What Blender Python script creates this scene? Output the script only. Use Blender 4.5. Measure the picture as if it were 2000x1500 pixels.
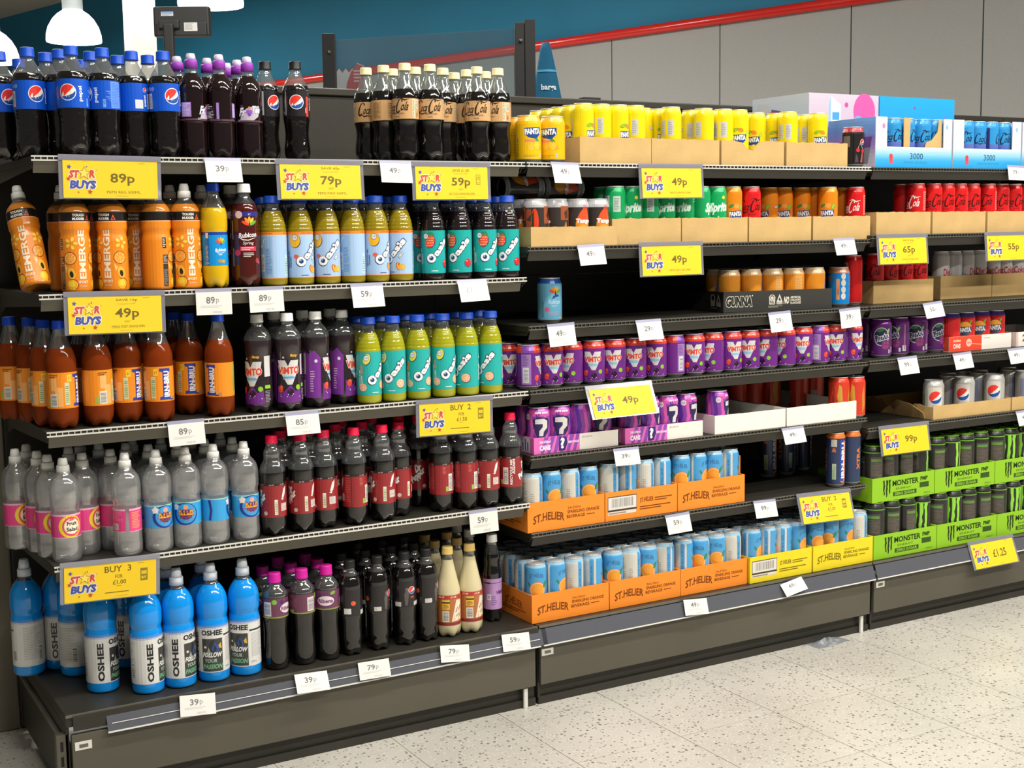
# Drinks aisle of a supermarket: a gondola of three bays, seen from the left.
# world: x along the gondola, y into the shelves, z up; metres, floor at z = 0
import bpy, bmesh, math, random
from mathutils import Matrix, Vector
random.seed(7)
for o in list(bpy.data.objects): bpy.data.objects.remove(o)
SC = bpy.context.scene
COL = SC.collection
# ---------------------------------------------------------------- camera
def make_camera(loc, yaw, pitch, roll, f_px):
    cy, sy, cp, sp = math.cos(yaw), math.sin(yaw), math.cos(pitch), math.sin(pitch)
    fwd = Vector((sy*cp, cy*cp, sp)); r0 = Vector((cy, -sy, 0)); u0 = r0.cross(fwd)
    r = math.cos(roll)*r0 + math.sin(roll)*u0; u = -math.sin(roll)*r0 + math.cos(roll)*u0
    m = Matrix(((r.x, u.x, -fwd.x, loc[0]), (r.y, u.y, -fwd.y, loc[1]), (r.z, u.z, -fwd.z, loc[2]), (0, 0, 0, 1)))
    c = bpy.data.cameras.new('camera'); c.sensor_width = 36; c.lens = f_px/2000*36; c.clip_start = .05
    o = bpy.data.objects.new('camera', c); COL.objects.link(o); o.matrix_world = m
    SC.camera = o
make_camera((-.53048, -2.90603, 1.25), math.radians(30.03013), math.radians(-6.69601), math.radians(-.86762), 2577.9)
# ---------------------------------------------------------------- light
W = bpy.data.worlds.new('store_ambient'); SC.world = W; W.use_nodes = True
bg = W.node_tree.nodes['Background']; bg.inputs[0].default_value = (1, .98, .95, 1); bg.inputs[1].default_value = .16
def area(name, loc, sx, sy, power, rot=(0, 0, 0), col=(1, .962, .905)):
    l = bpy.data.lights.new(name, 'AREA'); l.shape = 'RECTANGLE'; l.size = sx; l.size_y = sy; l.energy = power; l.color = col
    o = bpy.data.objects.new(name, l); COL.objects.link(o); o.location = loc; o.rotation_euler = rot
# rows of ceiling luminaires over the aisle in front of the gondola and over the tills behind it
for k, x in enumerate((.25, 1.75, 3.25, 4.75)):
    area('aisle_luminaire', (x, -1.25, 3.35), 1.1, .16, 54)
    area('aisle_luminaire', (x, -3.3, 3.35), 1.1, .16, 84)
for k, (x, y) in enumerate(((.2, 2.2), (1.9, 2.6), (.6, 5.2), (2.2, 5.0), (0.2, 9.), (1.4, 9.))):
    area('till_luminaire', (x, y, 3.45), 1.1, .3, 88)
VS = SC.view_settings
VS.view_transform = 'Standard'; VS.look = 'None'; VS.exposure = -.35; VS.gamma = 1; VS.use_curve_mapping = False
CY = SC.cycles
CY.max_bounces = 6; CY.diffuse_bounces = 3; CY.glossy_bounces = 3; CY.transmission_bounces = 5; CY.transparent_max_bounces = 10
CY.caustics_reflective = False; CY.caustics_refractive = False
# ---------------------------------------------------------------- materials
def lin(c):
    if isinstance(c, str):
        c = c.lstrip('#'); c = ''.join(q+q for q in c) if len(c) == 3 else c; c = [int(c[i:i+2], 16)/255 for i in (0, 2, 4)]
    return tuple(v/12.92 if v <= .04045 else ((v+.055)/1.055)**2.4 for v in c[:3])
def setp(b, **kw):
    for k, v in kw.items():
        n = {'rough': 'Roughness', 'metal': 'Metallic', 'ior': 'IOR', 'trans': 'Transmission Weight', 'coat': 'Coat Weight',
             'coatr': 'Coat Roughness', 'spec': 'Specular IOR Level', 'estr': 'Emission Strength', 'alpha': 'Alpha'}[k]
        b.inputs[n].default_value = v
MATS = {}
def mat(name, col, bump=None, vary=None, emit=None, **kw):
    """Principled material; bump=(kind, scale, strength), vary=(scale, amount) noise on the colour"""
    m = bpy.data.materials.new(name); m.use_nodes = True; nt = m.node_tree; b = nt.nodes['Principled BSDF']
    c = lin(col); b.inputs['Base Color'].default_value = (*c, 1); setp(b, **kw)
    if emit: b.inputs['Emission Color'].default_value = (*lin(emit), 1)
    tc = None
    if bump or vary: tc = nt.nodes.new('ShaderNodeTexCoord')
    if vary:
        n = nt.nodes.new('ShaderNodeTexNoise'); n.inputs['Scale'].default_value = vary[0]; n.inputs['Detail'].default_value = 6
        nt.links.new(tc.outputs['Object'], n.inputs['Vector'])
        r = nt.nodes.new('ShaderNodeValToRGB'); a = vary[1]
        r.color_ramp.elements[0].position = .3; r.color_ramp.elements[1].position = .7
        r.color_ramp.elements[0].color = (*[v*(1-a) for v in c], 1); r.color_ramp.elements[1].color = (*[min(1, v*(1+a)) for v in c], 1)
        nt.links.new(n.outputs['Fac'], r.inputs['Fac']); nt.links.new(r.outputs['Color'], b.inputs['Base Color'])
    if bump:
        if bump[0] == 'voronoi': n = nt.nodes.new('ShaderNodeTexVoronoi'); out = 'Distance'
        else: n = nt.nodes.new('ShaderNodeTexNoise'); out = 'Fac'
        n.inputs['Scale'].default_value = bump[1]; nt.links.new(tc.outputs['Object'], n.inputs['Vector'])
        bp = nt.nodes.new('ShaderNodeBump'); bp.inputs['Strength'].default_value = bump[2]; bp.inputs['Distance'].default_value = .002
        nt.links.new(n.outputs[out], bp.inputs['Height']); nt.links.new(bp.outputs['Normal'], b.inputs['Normal'])
    MATS[name] = m; return m
def printmat(name, **kw):
    """flat print: the colour comes from the printed shapes' colour attribute"""
    m = bpy.data.materials.new(name); m.use_nodes = True; nt = m.node_tree; b = nt.nodes['Principled BSDF']; setp(b, **kw)
    a = nt.nodes.new('ShaderNodeAttribute'); a.attribute_name = 'Col'; nt.links.new(a.outputs['Color'], b.inputs['Base Color'])
    MATS[name] = m; return m
def clearmat(name, tint, gloss, haze=0, hazecol='#ffffff', rough=.04):
    """thin clear plastic: see-through, with glossy reflections and a little haze"""
    m = bpy.data.materials.new(name); m.use_nodes = True; nt = m.node_tree; nt.nodes.remove(nt.nodes['Principled BSDF'])
    out = nt.nodes['Material Output']; t = nt.nodes.new('ShaderNodeBsdfTransparent'); t.inputs[0].default_value = (*lin(tint), 1)
    g = nt.nodes.new('ShaderNodeBsdfGlossy'); g.inputs['Roughness'].default_value = rough
    lw = nt.nodes.new('ShaderNodeLayerWeight'); lw.inputs['Blend'].default_value = .25
    mr = nt.nodes.new('ShaderNodeMapRange'); mr.inputs['To Min'].default_value = gloss; mr.inputs['To Max'].default_value = min(1, gloss+.5)
    nt.links.new(lw.outputs['Facing'], mr.inputs['Value'])
    src = t
    if haze:
        d = nt.nodes.new('ShaderNodeBsdfDiffuse'); d.inputs[0].default_value = (*lin(hazecol), 1)
        tl = nt.nodes.new('ShaderNodeBsdfTranslucent'); tl.inputs[0].default_value = (*lin(hazecol), 1)
        md = nt.nodes.new('ShaderNodeMixShader'); md.inputs[0].default_value = .5
        nt.links.new(d.outputs[0], md.inputs[1]); nt.links.new(tl.outputs[0], md.inputs[2])
        m1 = nt.nodes.new('ShaderNodeMixShader'); m1.inputs[0].default_value = haze
        nt.links.new(t.outputs[0], m1.inputs[1]); nt.links.new(md.outputs[0], m1.inputs[2]); src = m1
    m2 = nt.nodes.new('ShaderNodeMixShader'); nt.links.new(mr.outputs[0], m2.inputs[0])
    nt.links.new(src.outputs[0], m2.inputs[1]); nt.links.new(g.outputs[0], m2.inputs[2]); nt.links.new(m2.outputs[0], out.inputs[0])
    MATS[name] = m; return m
printmat('label_film', rough=.32, coat=.3, coatr=.15)
printmat('can_print', rough=.27, metal=.12, spec=.6)
printmat('printed_card', rough=.55)
printmat('printed_board', rough=.75, spec=.25)
mat('cola', '#0f0b0a', bump=('voronoi', 95, .35), rough=.07, spec=.75, coat=.5)
mat('cola_smooth', '#0e0b0a', bump=('noise', 60, .15), rough=.07, spec=.7, coat=.5)
mat('grape_drink', '#190b0d', bump=('noise', 70, .2), rough=.06, spec=.6, coat=.5)
mat('vimto_drink', '#2c2226', bump=('noise', 60, .25), rough=.08, spec=.7, coat=.6)
mat('berry_drink', '#4a150f', bump=('noise', 60, .2), rough=.07, spec=.6, coat=.5)
mat('orange_drink', '#d4ac10', rough=.12, spec=.5, coat=.5)
mat('citrus_drink', '#8f7d12', bump=('noise', 60, .12), rough=.1, spec=.5, coat=.5)
mat('green_citrus_drink', '#9c9c18', bump=('noise', 60, .12), rough=.1, spec=.5, coat=.5)
mat('dark_fruit_drink', '#1d1517', bump=('noise', 60, .2), rough=.07, spec=.6, coat=.5)
mat('amber_drink', '#a8481a', bump=('noise', 70, .3), rough=.06, trans=.55, ior=1.2, spec=.6)
mat('orange_sport_drink', '#c77a25', rough=.12, spec=.5, coat=.4)
mat('blue_sport_drink', '#0a8fe6', bump=('noise', 50, .12), rough=.1, spec=.5, coat=.5)
mat('cloudy_drink', '#cfc39a', rough=.15, spec=.5, coat=.4)
clearmat('clear_plastic', '#f2f5f5', .16, .12, '#e4eaea')
clearmat('water_bottle', '#f9fbfa', .22, .25, '#ffffff', .05)
clearmat('sign_holder', '#f0f0f4', .08, .42, '#d2d2de', .12)
clearmat('screen_glass', '#dfe8ea', .06, .05, '#bcd0d8', .03)
for n, c in dict(blue='#1244c0', brightblue='#1050c8', purple='#9a3fb8', black='#1c1c1a', cream='#efe3ad', white='#e9e9e4', red='#d8102e', redpink='#d81440',
                 magenta='#c81e96', tan='#d3b46a', navy='#1246b4').items():
    mat('cap_'+n, c, rough=.4, spec=.4)
mat('cap_lilac', '#d9cfe6', rough=.3)
mat('cap_clear', '#d3dce4', rough=.25, spec=.6)
mat('aluminium', '#dededa', rough=.36, metal=.5)
mat('green_lid', '#86c23a', rough=.35, metal=.3)
mat('orange_lid', '#d8762a', rough=.3, metal=.8)
mat('shelf_metal', '#34322b', bump=('noise', 300, .08), vary=(6, .08), rough=.45, metal=.25)
mat('panel_metal', '#575347', vary=(3, .07), rough=.5, metal=.1)
mat('rail_chrome', '#e6e4da', rough=.25, metal=.35)
mat('rail_grey', '#77746a', rough=.35, metal=.6)
mat('dark_gap', '#0c0c0a', rough=.8)
mat('strip_plastic', '#56585f', rough=.22, spec=.6, coat=.4)
mat('white_plastic', '#d8d7d0', rough=.4)
mat('cardboard', '#c2a26c', bump=('noise', 120, .25), vary=(14, .07), rough=.85, spec=.15)
mat('white_board', '#e4e0d6', vary=(20, .03), rough=.7)

# ---------------------------------------------------------------- helpers
def link(name, me, parent=None, mats=None, loc=None, rot=None):
    o = bpy.data.objects.new(name, me); COL.objects.link(o)
    if mats and me and not me.materials:
        for m in (mats if isinstance(mats, (list, tuple)) else [mats]): me.materials.append(MATS[m])
    if parent: o.parent = parent
    if loc: o.location = loc
    if rot: o.rotation_euler = rot
    return o
def thing(name, label, cat, loc=(0, 0, 0), rot=(0, 0, 0), group=None):
    o = bpy.data.objects.new(name, None); COL.objects.link(o); o.empty_display_size = .02
    o.location = loc; o.rotation_euler = rot; o['label'] = label; o['category'] = cat
    if group: o['group'] = group
    return o
def tag(o, label=None, cat=None, group=None, kind=None):
    if label: o['label'] = label
    if cat: o['category'] = cat
    if group: o['group'] = group
    if kind: o['kind'] = kind
    return o
def mesh_of(name, bm, smooth=False):
    me = bpy.data.meshes.new(name); bm.to_mesh(me); bm.free()
    if smooth: me.polygons.foreach_set('use_smooth', [True]*len(me.polygons))
    return me
def box(bm, x0, y0, z0, x1, y1, z1, bev=0, mi=0):
    r = bmesh.ops.create_cube(bm, size=1)
    for v in r['verts']: v.co = Vector(((x0+x1)/2+v.co.x*(x1-x0), (y0+y1)/2+v.co.y*(y1-y0), (z0+z1)/2+v.co.z*(z1-z0)))
    fs = set(f for v in r['verts'] for f in v.link_faces)
    for f in fs: f.material_index = mi
    if bev:
        es = list(set(e for f in fs for e in f.edges)); bmesh.ops.bevel(bm, geom=es, offset=bev, segments=2, affect='EDGES', profile=.6)
def boxobj(name, a, b, m, parent=None, bev=0, **kw):
    bm = bmesh.new(); box(bm, *a, *b, bev); return link(name, mesh_of(name, bm), parent, m, **kw)
def prism(name, pts, axis, a, b, m, parent=None, **kw):
    """extrude a 2-D outline along axis 0/1/2 from a to b"""
    bm = bmesh.new(); L = []
    for t in (a, b):
        L.append([bm.verts.new({0: (t, p[0], p[1]), 1: (p[0], t, p[1]), 2: (p[0], p[1], t)}[axis]) for p in pts])
    n = len(pts); bm.faces.new(L[0]); bm.faces.new(L[1][::-1])
    for i in range(n): bm.faces.new((L[0][i], L[1][i], L[1][(i+1) % n], L[0][(i+1) % n]))
    bmesh.ops.recalc_face_normals(bm, faces=bm.faces); return link(name, mesh_of(name, bm), parent, m, **kw)
def rev(bm, prof, n=28, mod=None, split=None, cap0=True, cap1=True):
    """surface of revolution from [(z, r)] in metres; faces above z = split get material 1"""
    rings = []
    for z, r in prof:
        ring = []
        for i in range(n):
            a = 2*math.pi*i/n; rr = mod(r, z, a) if mod else r
            zz = z
            if isinstance(rr, tuple): rr, zz = rr
            ring.append(bm.verts.new((rr*math.sin(a), -rr*math.cos(a), zz)))
        rings.append(ring)
    for k in range(len(rings)-1):
        mi = 1 if split is not None and (prof[k][0]+prof[k+1][0])/2 > split else 0
        for i in range(n):
            f = bm.faces.new((rings[k][i], rings[k][(i+1) % n], rings[k+1][(i+1) % n], rings[k+1][i])); f.material_index = mi; f.smooth = True
    if cap0: bm.faces.new(rings[0][::-1])
    if cap1:
        f = bm.faces.new(rings[-1]); f.material_index = 1 if split is not None else 0
    return rings
def smoothprof(p, per=3):
    """Catmull-Rom resampling of a [(z, r)] profile"""
    out = []
    for i in range(len(p)-1):
        p0, p1, p2, p3 = p[max(0, i-1)], p[i], p[i+1], p[min(len(p)-1, i+2)]
        for k in range(per):
            t = k/per
            r = .5*((2*p1[1])+(-p0[1]+p2[1])*t+(2*p0[1]-5*p1[1]+4*p2[1]-p3[1])*t*t+(-p0[1]+3*p1[1]-3*p2[1]+p3[1])*t**3)
            out.append((p1[0]+(p2[0]-p1[0])*t, max(.001, r)))
    out.append(p[-1]); return out
def rad_at(prof, z):
    for (z0, r0), (z1, r1) in zip(prof, prof[1:]):
        if z0 <= z <= z1: return r0+(r1-r0)*((z-z0)/(z1-z0) if z1 > z0 else 0)
    return prof[-1][1] if z > prof[-1][0] else prof[0][1]
# ---------------------------------------------------------------- flat print
_FONT = {}
def glyphs(s, grow=0.):
    k = (s, grow)
    if k not in _FONT:
        c = bpy.data.curves.new('t', 'FONT'); c.body = s; c.size = 1; c.resolution_u = 2; c.offset = grow; c.fill_mode = 'BOTH'
        o = bpy.data.objects.new('t', c); me = bpy.data.meshes.new_from_object(o)
        vs = [(v.co.x, v.co.y) for v in me.vertices]; fs = [tuple(p.vertices) for p in me.polygons]
        bpy.data.objects.remove(o); bpy.data.curves.remove(c); bpy.data.meshes.remove(me)
        _FONT[k] = (vs, fs)
    return _FONT[k]
class Art:
    """flat print in millimetres: u to the right, v up, layers stacked proud of each other"""
    def __init__(s): s.V = []; s.F = []; s.K = []
    def _add(s, vs, fs, col, lay):
        b = len(s.V); s.V += [(x, y, lay) for x, y in vs]; c = lin(col)
        for f in fs: s.F.append([b+i for i in f]); s.K.append(c)
    def poly(s, pts, col, lay=1): s._add(pts, [list(range(len(pts)))], col, lay)
    def rect(s, x0, y0, x1, y1, col, lay=1): s.poly([(x0, y0), (x1, y0), (x1, y1), (x0, y1)], col, lay)
    def disc(s, cx, cy, r, col, lay=1, ry=None, n=20, a0=0, a1=360, rot=0):
        ry = ry or r; pts = []; cr, sr = math.cos(math.radians(rot)), math.sin(math.radians(rot))
        full = a1-a0 >= 360
        for i in range(n if full else n+1):
            a = math.radians(a0+(a1-a0)*i/n); x, y = r*math.cos(a), ry*math.sin(a); pts.append((cx+x*cr-y*sr, cy+x*sr+y*cr))
        s.poly(pts, col, lay)
    def ring(s, cx, cy, r, w, col, lay=1, n=24, a0=0, a1=360):
        vs = []; fs = []
        for i in range(n+1):
            a = math.radians(a0+(a1-a0)*i/n); vs += [(cx+r*math.cos(a), cy+r*math.sin(a)), (cx+(r-w)*math.cos(a), cy+(r-w)*math.sin(a))]
        for i in range(n): fs.append([2*i, 2*i+2, 2*i+3, 2*i+1])
        s._add(vs, fs, col, lay)
    def stroke(s, pts, w, col, lay=1):
        """ribbon along a path, w in mm or a list per point"""
        vs = []; fs = []
        for i, p in enumerate(pts):
            a = pts[max(0, i-1)]; b = pts[min(len(pts)-1, i+1)]; dx, dy = b[0]-a[0], b[1]-a[1]; l = math.hypot(dx, dy) or 1
            ww = (w[i] if isinstance(w, (list, tuple)) else w)/2; vs += [(p[0]-dy/l*ww, p[1]+dx/l*ww), (p[0]+dy/l*ww, p[1]-dx/l*ww)]
        for i in range(len(pts)-1): fs.append([2*i, 2*i+1, 2*i+3, 2*i+2])
        s._add(vs, fs, col, lay)
    def star(s, cx, cy, r, col, lay=1, inner=.42, rot=0):
        s.poly([(cx+(r if i % 2 == 0 else r*inner)*math.sin(math.radians(36*i+rot)), cy+(r if i % 2 == 0 else r*inner)*math.cos(math.radians(36*i+rot))) for i in range(10)], col, lay)
    def text(s, t, cx, cy, w, h, col, lay=1, rot=0, shear=0, bold=.0, edge=None, arch=0):
        """text stretched to a w x h box centred on (cx, cy); edge = (colour, growth) draws an outline below it"""
        base = glyphs(t, bold)[0]
        if not base: return
        x0, x1 = min(p[0] for p in base), max(p[0] for p in base); y0, y1 = min(p[1] for p in base), max(p[1] for p in base)
        sx, sy = w/max(1e-6, x1-x0), h/max(1e-6, y1-y0); cr, sr = math.cos(math.radians(rot)), math.sin(math.radians(rot))
        def tr(p):
            x = (p[0]-(x0+x1)/2)*sx; y = (p[1]-(y0+y1)/2)*sy; x += shear*y
            if arch: y += arch*(1-(2*x/w)**2)-arch*.66
            return (cx+x*cr-y*sr, cy+x*sr+y*cr)
        if edge:
            vs, fs = glyphs(t, bold+edge[1]); s._add([tr(p) for p in vs], fs, edge[0], lay-.5)
        vs, fs = glyphs(t, bold); s._add([tr(p) for p in vs], fs, col, lay)
    def bars(s, x0, y0, x1, y1, lay=1, bg='#e6e6e0', fg='#55565a', vert=True, n=9):
        s.rect(x0, y0, x1, y1, bg, lay); R = random.Random(3)
        for i in range(n):
            t0 = .1+.8*i/n; t1 = t0+.8/n*R.uniform(.3, .7)
            if vert: s.rect(x0+(x1-x0)*t0, y0+(y1-y0)*.14, x0+(x1-x0)*t1, y1-(y1-y0)*.1, fg, lay+.4)
            else: s.rect(x0+(x1-x0)*.14, y0+(y1-y0)*t0, x1-(x1-x0)*.1, y0+(y1-y0)*t1, fg, lay+.4)
    def lines(s, x0, y0, x1, y1, n, col, lay=1, seed=1):
        R = random.Random(seed); p = (y1-y0)/n
        for i in range(n): s.rect(x0, y0+p*(i+.25), x0+(x1-x0)*R.uniform(.6, 1), y0+p*(i+.7), col, lay)
    def vlines(s, x0, y0, x1, y1, n, col, lay=1, seed=1):
        R = random.Random(seed); p = (x1-x0)/n
        for i in range(n): s.rect(x0+p*(i+.25), y0, x0+p*(i+.7), y0+(y1-y0)*R.uniform(.6, 1), col, lay)
    def mesh(s, name, fn, ucuts=(), vcuts=(), smooth=False):
        bm = bmesh.new(); cols = []; pal = {}
        vv = [bm.verts.new(p) for p in s.V]
        for f, k in zip(s.F, s.K):
            if len(set(f)) < 3: continue
            try: fc = bm.faces.new([vv[i] for i in f])
            except ValueError: continue
            if k not in pal: pal[k] = len(cols); cols.append(k)
            fc.material_index = pal[k]
        for f in bm.faces:
            if f.normal.z == 0: f.normal_update()
        bm.normal_update()
        bmesh.ops.reverse_faces(bm, faces=[f for f in bm.faces if f.normal.z < 0])
        for c in ucuts: bmesh.ops.bisect_plane(bm, geom=bm.verts[:]+bm.edges[:]+bm.faces[:], plane_co=(c, 0, 0), plane_no=(1, 0, 0), dist=1e-4)
        for c in vcuts: bmesh.ops.bisect_plane(bm, geom=bm.verts[:]+bm.edges[:]+bm.faces[:], plane_co=(0, c, 0), plane_no=(0, 1, 0), dist=1e-4)
        big = [f for f in bm.faces if len(f.verts) > 4]
        bmesh.ops.triangulate(bm, faces=big)
        for v in bm.verts: v.co = fn(v.co.x, v.co.y, v.co.z)
        idx = [f.material_index for f in bm.faces]; cnt = [len(f.verts) for f in bm.faces]
        for f in bm.faces: f.material_index = 0; f.smooth = smooth
        me = bpy.data.meshes.new(name); bm.to_mesh(me); bm.free()
        at = me.color_attributes.new('Col', 'FLOAT_COLOR', 'CORNER'); buf = []
        for i, n in zip(idx, cnt): buf += [*cols[i], 1.0]*n
        at.data.foreach_set('color', buf)
        return me
def wrap(art, name, prof, r, off=.0004, ncut=28, vcuts=(), lay=.00012):
    """wrap a print round a bottle or can: u = 0 faces -y; prof in metres"""
    circ = 2*math.pi*r*1000
    def fn(u, v, l):
        a = u/(r*1000); rr = rad_at(prof, v/1000)+off+lay*l
        return Vector((rr*math.sin(a), -rr*math.cos(a), v/1000))
    return art.mesh(name, fn, [circ*(i/ncut-.5) for i in range(1, ncut)], vcuts, smooth=False)
def flat(art, name, lay=.00015, yoff=0):
    """upright sheet in the x-z plane facing -y"""
    return art.mesh(name, lambda u, v, l: Vector((u/1000, yoff-lay*l, v/1000)))

# ---------------------------------------------------------------- building
def terrazzo():
    m = bpy.data.materials.new('terrazzo_tile'); m.use_nodes = True; nt = m.node_tree; b = nt.nodes['Principled BSDF']; setp(b, rough=.33, spec=.4)
    g = nt.nodes.new('ShaderNodeNewGeometry')
    n1 = nt.nodes.new('ShaderNodeTexNoise'); n1.inputs['Scale'].default_value = 2.2; n1.inputs['Detail'].default_value = 5
    r1 = nt.nodes.new('ShaderNodeValToRGB'); r1.color_ramp.elements[0].color = (*lin('#b3afa5'), 1); r1.color_ramp.elements[1].color = (*lin('#c3bfb5'), 1)
    r1.color_ramp.elements[0].position = .35; r1.color_ramp.elements[1].position = .65
    cur = r1.outputs['Color']
    nt.links.new(g.outputs['Position'], n1.inputs['Vector']); nt.links.new(n1.outputs['Fac'], r1.inputs['Fac'])
    for sc, lo, hi, col in ((95, .16, .2, '#837f76'), (60, .10, .13, '#6d6961'), (140, .12, .17, '#d9d4c6')):
        v = nt.nodes.new('ShaderNodeTexVoronoi'); v.inputs['Scale'].default_value = sc; v.inputs['Randomness'].default_value = 1
        nt.links.new(g.outputs['Position'], v.inputs['Vector'])
        # only some of the cells carry a chip
        cr = nt.nodes.new('ShaderNodeSeparateColor'); nt.links.new(v.outputs['Color'], cr.inputs[0])
        gt = nt.nodes.new('ShaderNodeMath'); gt.operation = 'GREATER_THAN'; gt.inputs[1].default_value = .6; nt.links.new(cr.outputs[0], gt.inputs[0])
        mr = nt.nodes.new('ShaderNodeMapRange'); mr.inputs['From Min'].default_value = hi+.12; mr.inputs['From Max'].default_value = lo+.12
        nt.links.new(v.outputs['Distance'], mr.inputs['Value'])
        mu = nt.nodes.new('ShaderNodeMath'); mu.operation = 'MULTIPLY'; nt.links.new(mr.outputs[0], mu.inputs[0]); nt.links.new(gt.outputs[0], mu.inputs[1])
        mu2 = nt.nodes.new('ShaderNodeMath'); mu2.operation = 'MULTIPLY'; mu2.inputs[1].default_value = .9; nt.links.new(mu.outputs[0], mu2.inputs[0])
        mx = nt.nodes.new('ShaderNodeMixRGB'); nt.links.new(mu2.outputs[0], mx.inputs['Fac']); nt.links.new(cur, mx.inputs['Color1']); mx.inputs['Color2'].default_value = (*lin(col), 1)
        cur = mx.outputs['Color']
    nt.links.new(cur, b.inputs['Base Color']); MATS['terrazzo_tile'] = m
terrazzo()
mat('grout', '#a59d8a', rough=.8)
fl = boxobj('floor', (-6, -8, -.05), (12, 24, -.0012), 'terrazzo_tile'); tag(fl, kind='structure')
bed = boxobj('grout_bed', (.167, -1.92, -.0012), (4.43, .212, -.0006), 'grout', fl)
T = .3045
bm = bmesh.new(); box(bm, .0009, .0009, -.0006, T-.0009, T-.0009, .0006, .0004); tile_me = mesh_of('tile', bm); tile_me.materials.append(MATS['terrazzo_tile'])
for i in range(14):
    for j in range(7): link('tile', tile_me, fl, loc=(.1675+T*i, -.092-T*j, 0))
# blue wall with a red crash rail over grey boards, running away behind the gondola
mat('blue_wall', '#1a7699', vary=(1.5, .06), rough=.7)
mat('grey_board', '#a4a4a1', bump=('noise', 500, .15), vary=(160, .06), rough=.75)
mat('rail_red', '#e0261d', rough=.25, coat=.4)
mat('ceiling_paint', '#b5aea0', rough=.9)
mat('column_paint', '#dcd7cd', rough=.6)
WA = math.radians(-16); WP = Vector((5.6, 2.7, 0)); WD = Vector((math.sin(WA), math.cos(WA), 0)); WN = Vector((-WD.y, WD.x, 0))   # WN points to the aisle
def wallbox(name, s0, s1, z0, z1, d0, d1, m, parent=None, bev=0):
    """box on the wall: s along it, d out from its face"""
    bm = bmesh.new(); box(bm, s0, d0, z0, s1, d1, z1, bev)
    for v in bm.verts: v.co = WP+WD*v.co.x+WN*v.co.y+Vector((0, 0, v.co.z))
    bmesh.ops.recalc_face_normals(bm, faces=bm.faces); return link(name, mesh_of(name, bm), parent, m)
wall = tag(wallbox('wall_right', -5, 22, 0, 3.95, -.2, -.015, 'blue_wall'), kind='structure')
seams = [-5, -3.05, -2.1, -1.2, -.3, .54, 1.51, 2.44, 3.4, 4.35, 5.3, 6.3, 8.3, 11, 14, 18, 22]
for a, b in zip(seams, seams[1:]): wallbox('grey_panel', a+.004, b-.004, 0, 2.60, -.014, .0, 'grey_board', wall, .002)
bm = bmesh.new()
ring = []
for k in range(14):
    a = 2*math.pi*k/14; ring.append((.024*math.cos(a), .032*math.sin(a)))
L = [[bm.verts.new(WP+WD*s+WN*(.022+p[0])+Vector((0, 0, 2.605+p[1]))) for p in ring] for s in (-5, 22)]
for k in range(14):
    f = bm.faces.new((L[0][k], L[1][k], L[1][(k+1) % 14], L[0][(k+1) % 14])); f.smooth = True
bm.faces.new(L[0]); bm.faces.new(L[1][::-1]); bmesh.ops.recalc_face_normals(bm, faces=bm.faces)
tag(link('trim_1', mesh_of('trim_1', bm), None, 'rail_red'), kind='structure')
tag(boxobj('ceiling', (-6, -8, 3.84), (12, 24, 3.95), 'ceiling_paint'), kind='structure')
tag(boxobj('wall_back', (-6, 23, 0), (0, 23.2, 3.9), 'blue_wall'), kind='structure')
tag(boxobj('trim_2', (1.575, 5.25, 0), (1.735, 5.41, 3.84), 'column_paint', bev=.01), kind='structure')
# ---------------------------------------------------------------- gondola
BAY = [0, 1.2, 2.4, 3.6, 4.8]
BW = ['left', 'middle', 'right', 'far right cut-off']
for b in range(4):
    x0, x1 = BAY[b], BAY[b+1]
    t = thing('gondola_bay', f'black metal gondola frame with back panels, {BW[b]} bay', 'shelving', ((x0+x1)/2, .3, 0), group='gondola bays')
    def P(name, a, c, m, bev=0, par=t):
        bm = bmesh.new(); box(bm, a[0]-t.location.x, a[1]-.3, a[2], c[0]-t.location.x, c[1]-.3, c[2], bev); return link(name, mesh_of(name, bm), par, m)
    for k in range(3): P('back_panel', (x0+.0005, .53, .06+k*.525), (x1-.0005, .545, .06+(k+1)*.525-.0005), 'shelf_metal', .0015)
    P('top_rail', (x0+.001, .52, 1.62), (x1-.001, .56, 1.64), 'shelf_metal', .003)
    P('upright', (x0-.028 if b else x0, .546, 0), (x0+.028, .60, 1.62), 'shelf_metal', .003)
    if b == 3: P('upright', (x1-.028, .546, 0), (x1+.028, .60, 1.62), 'shelf_metal', .003)
    pn = P('base_panel', (x0+.012 if b == 0 else x0+.004, -.034, .058), (x1-.012, -.022, .172), 'panel_metal', .002)
    sx = (.018, 1.207, 2.412, 3.612)[b]
    pl = P('asset_sticker', (sx, -.0352, .136), (sx+.036, -.0341, .155), 'white_plastic', .0003, pn)
    P('sticker_print', (sx+.009, -.0355, .141), (sx+.028, -.03521, .149), 'rail_grey', 0, pn)
    P('kick_plate', (x0+.004, -.012, .0), (x1-.004, -.006, .057), 'shelf_metal')
    P('kick_foot_strip', (x0+.004, -.020, .0), (x1-.004, -.0125, .022), 'shelf_metal', .002)
    P('levelling_foot', (x1-.045, -.0295, .0), (x1-.033, -.021, .056), 'white_plastic', .003)
    P('base_bracket', (x0+.002, -.02, .02), (x0+.010, .52, .19), 'shelf_metal')
    if b == 0:
        po = P('slotted_post', (-.018, -.020, .0), (.008, .0, .172), 'panel_metal', .001)
        for k in range(5): P('slot', (-.0095, -.0206, .135-.034*k), (-.0035, -.0198, .157-.034*k), 'dark_gap', 0, po)
        P('side_rail', (-.006, .0, .150), (.0015, .52, .163), 'rail_grey', .001)
mat('end_post_paint', '#7d7767', vary=(4, .06), rough=.55)
tag(boxobj('end_post', (-.20, .546, 0), (-.002, .60, 1.40), 'end_post_paint', bev=.004), 'grey-brown upright end post left of the shelves', 'post')
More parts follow.
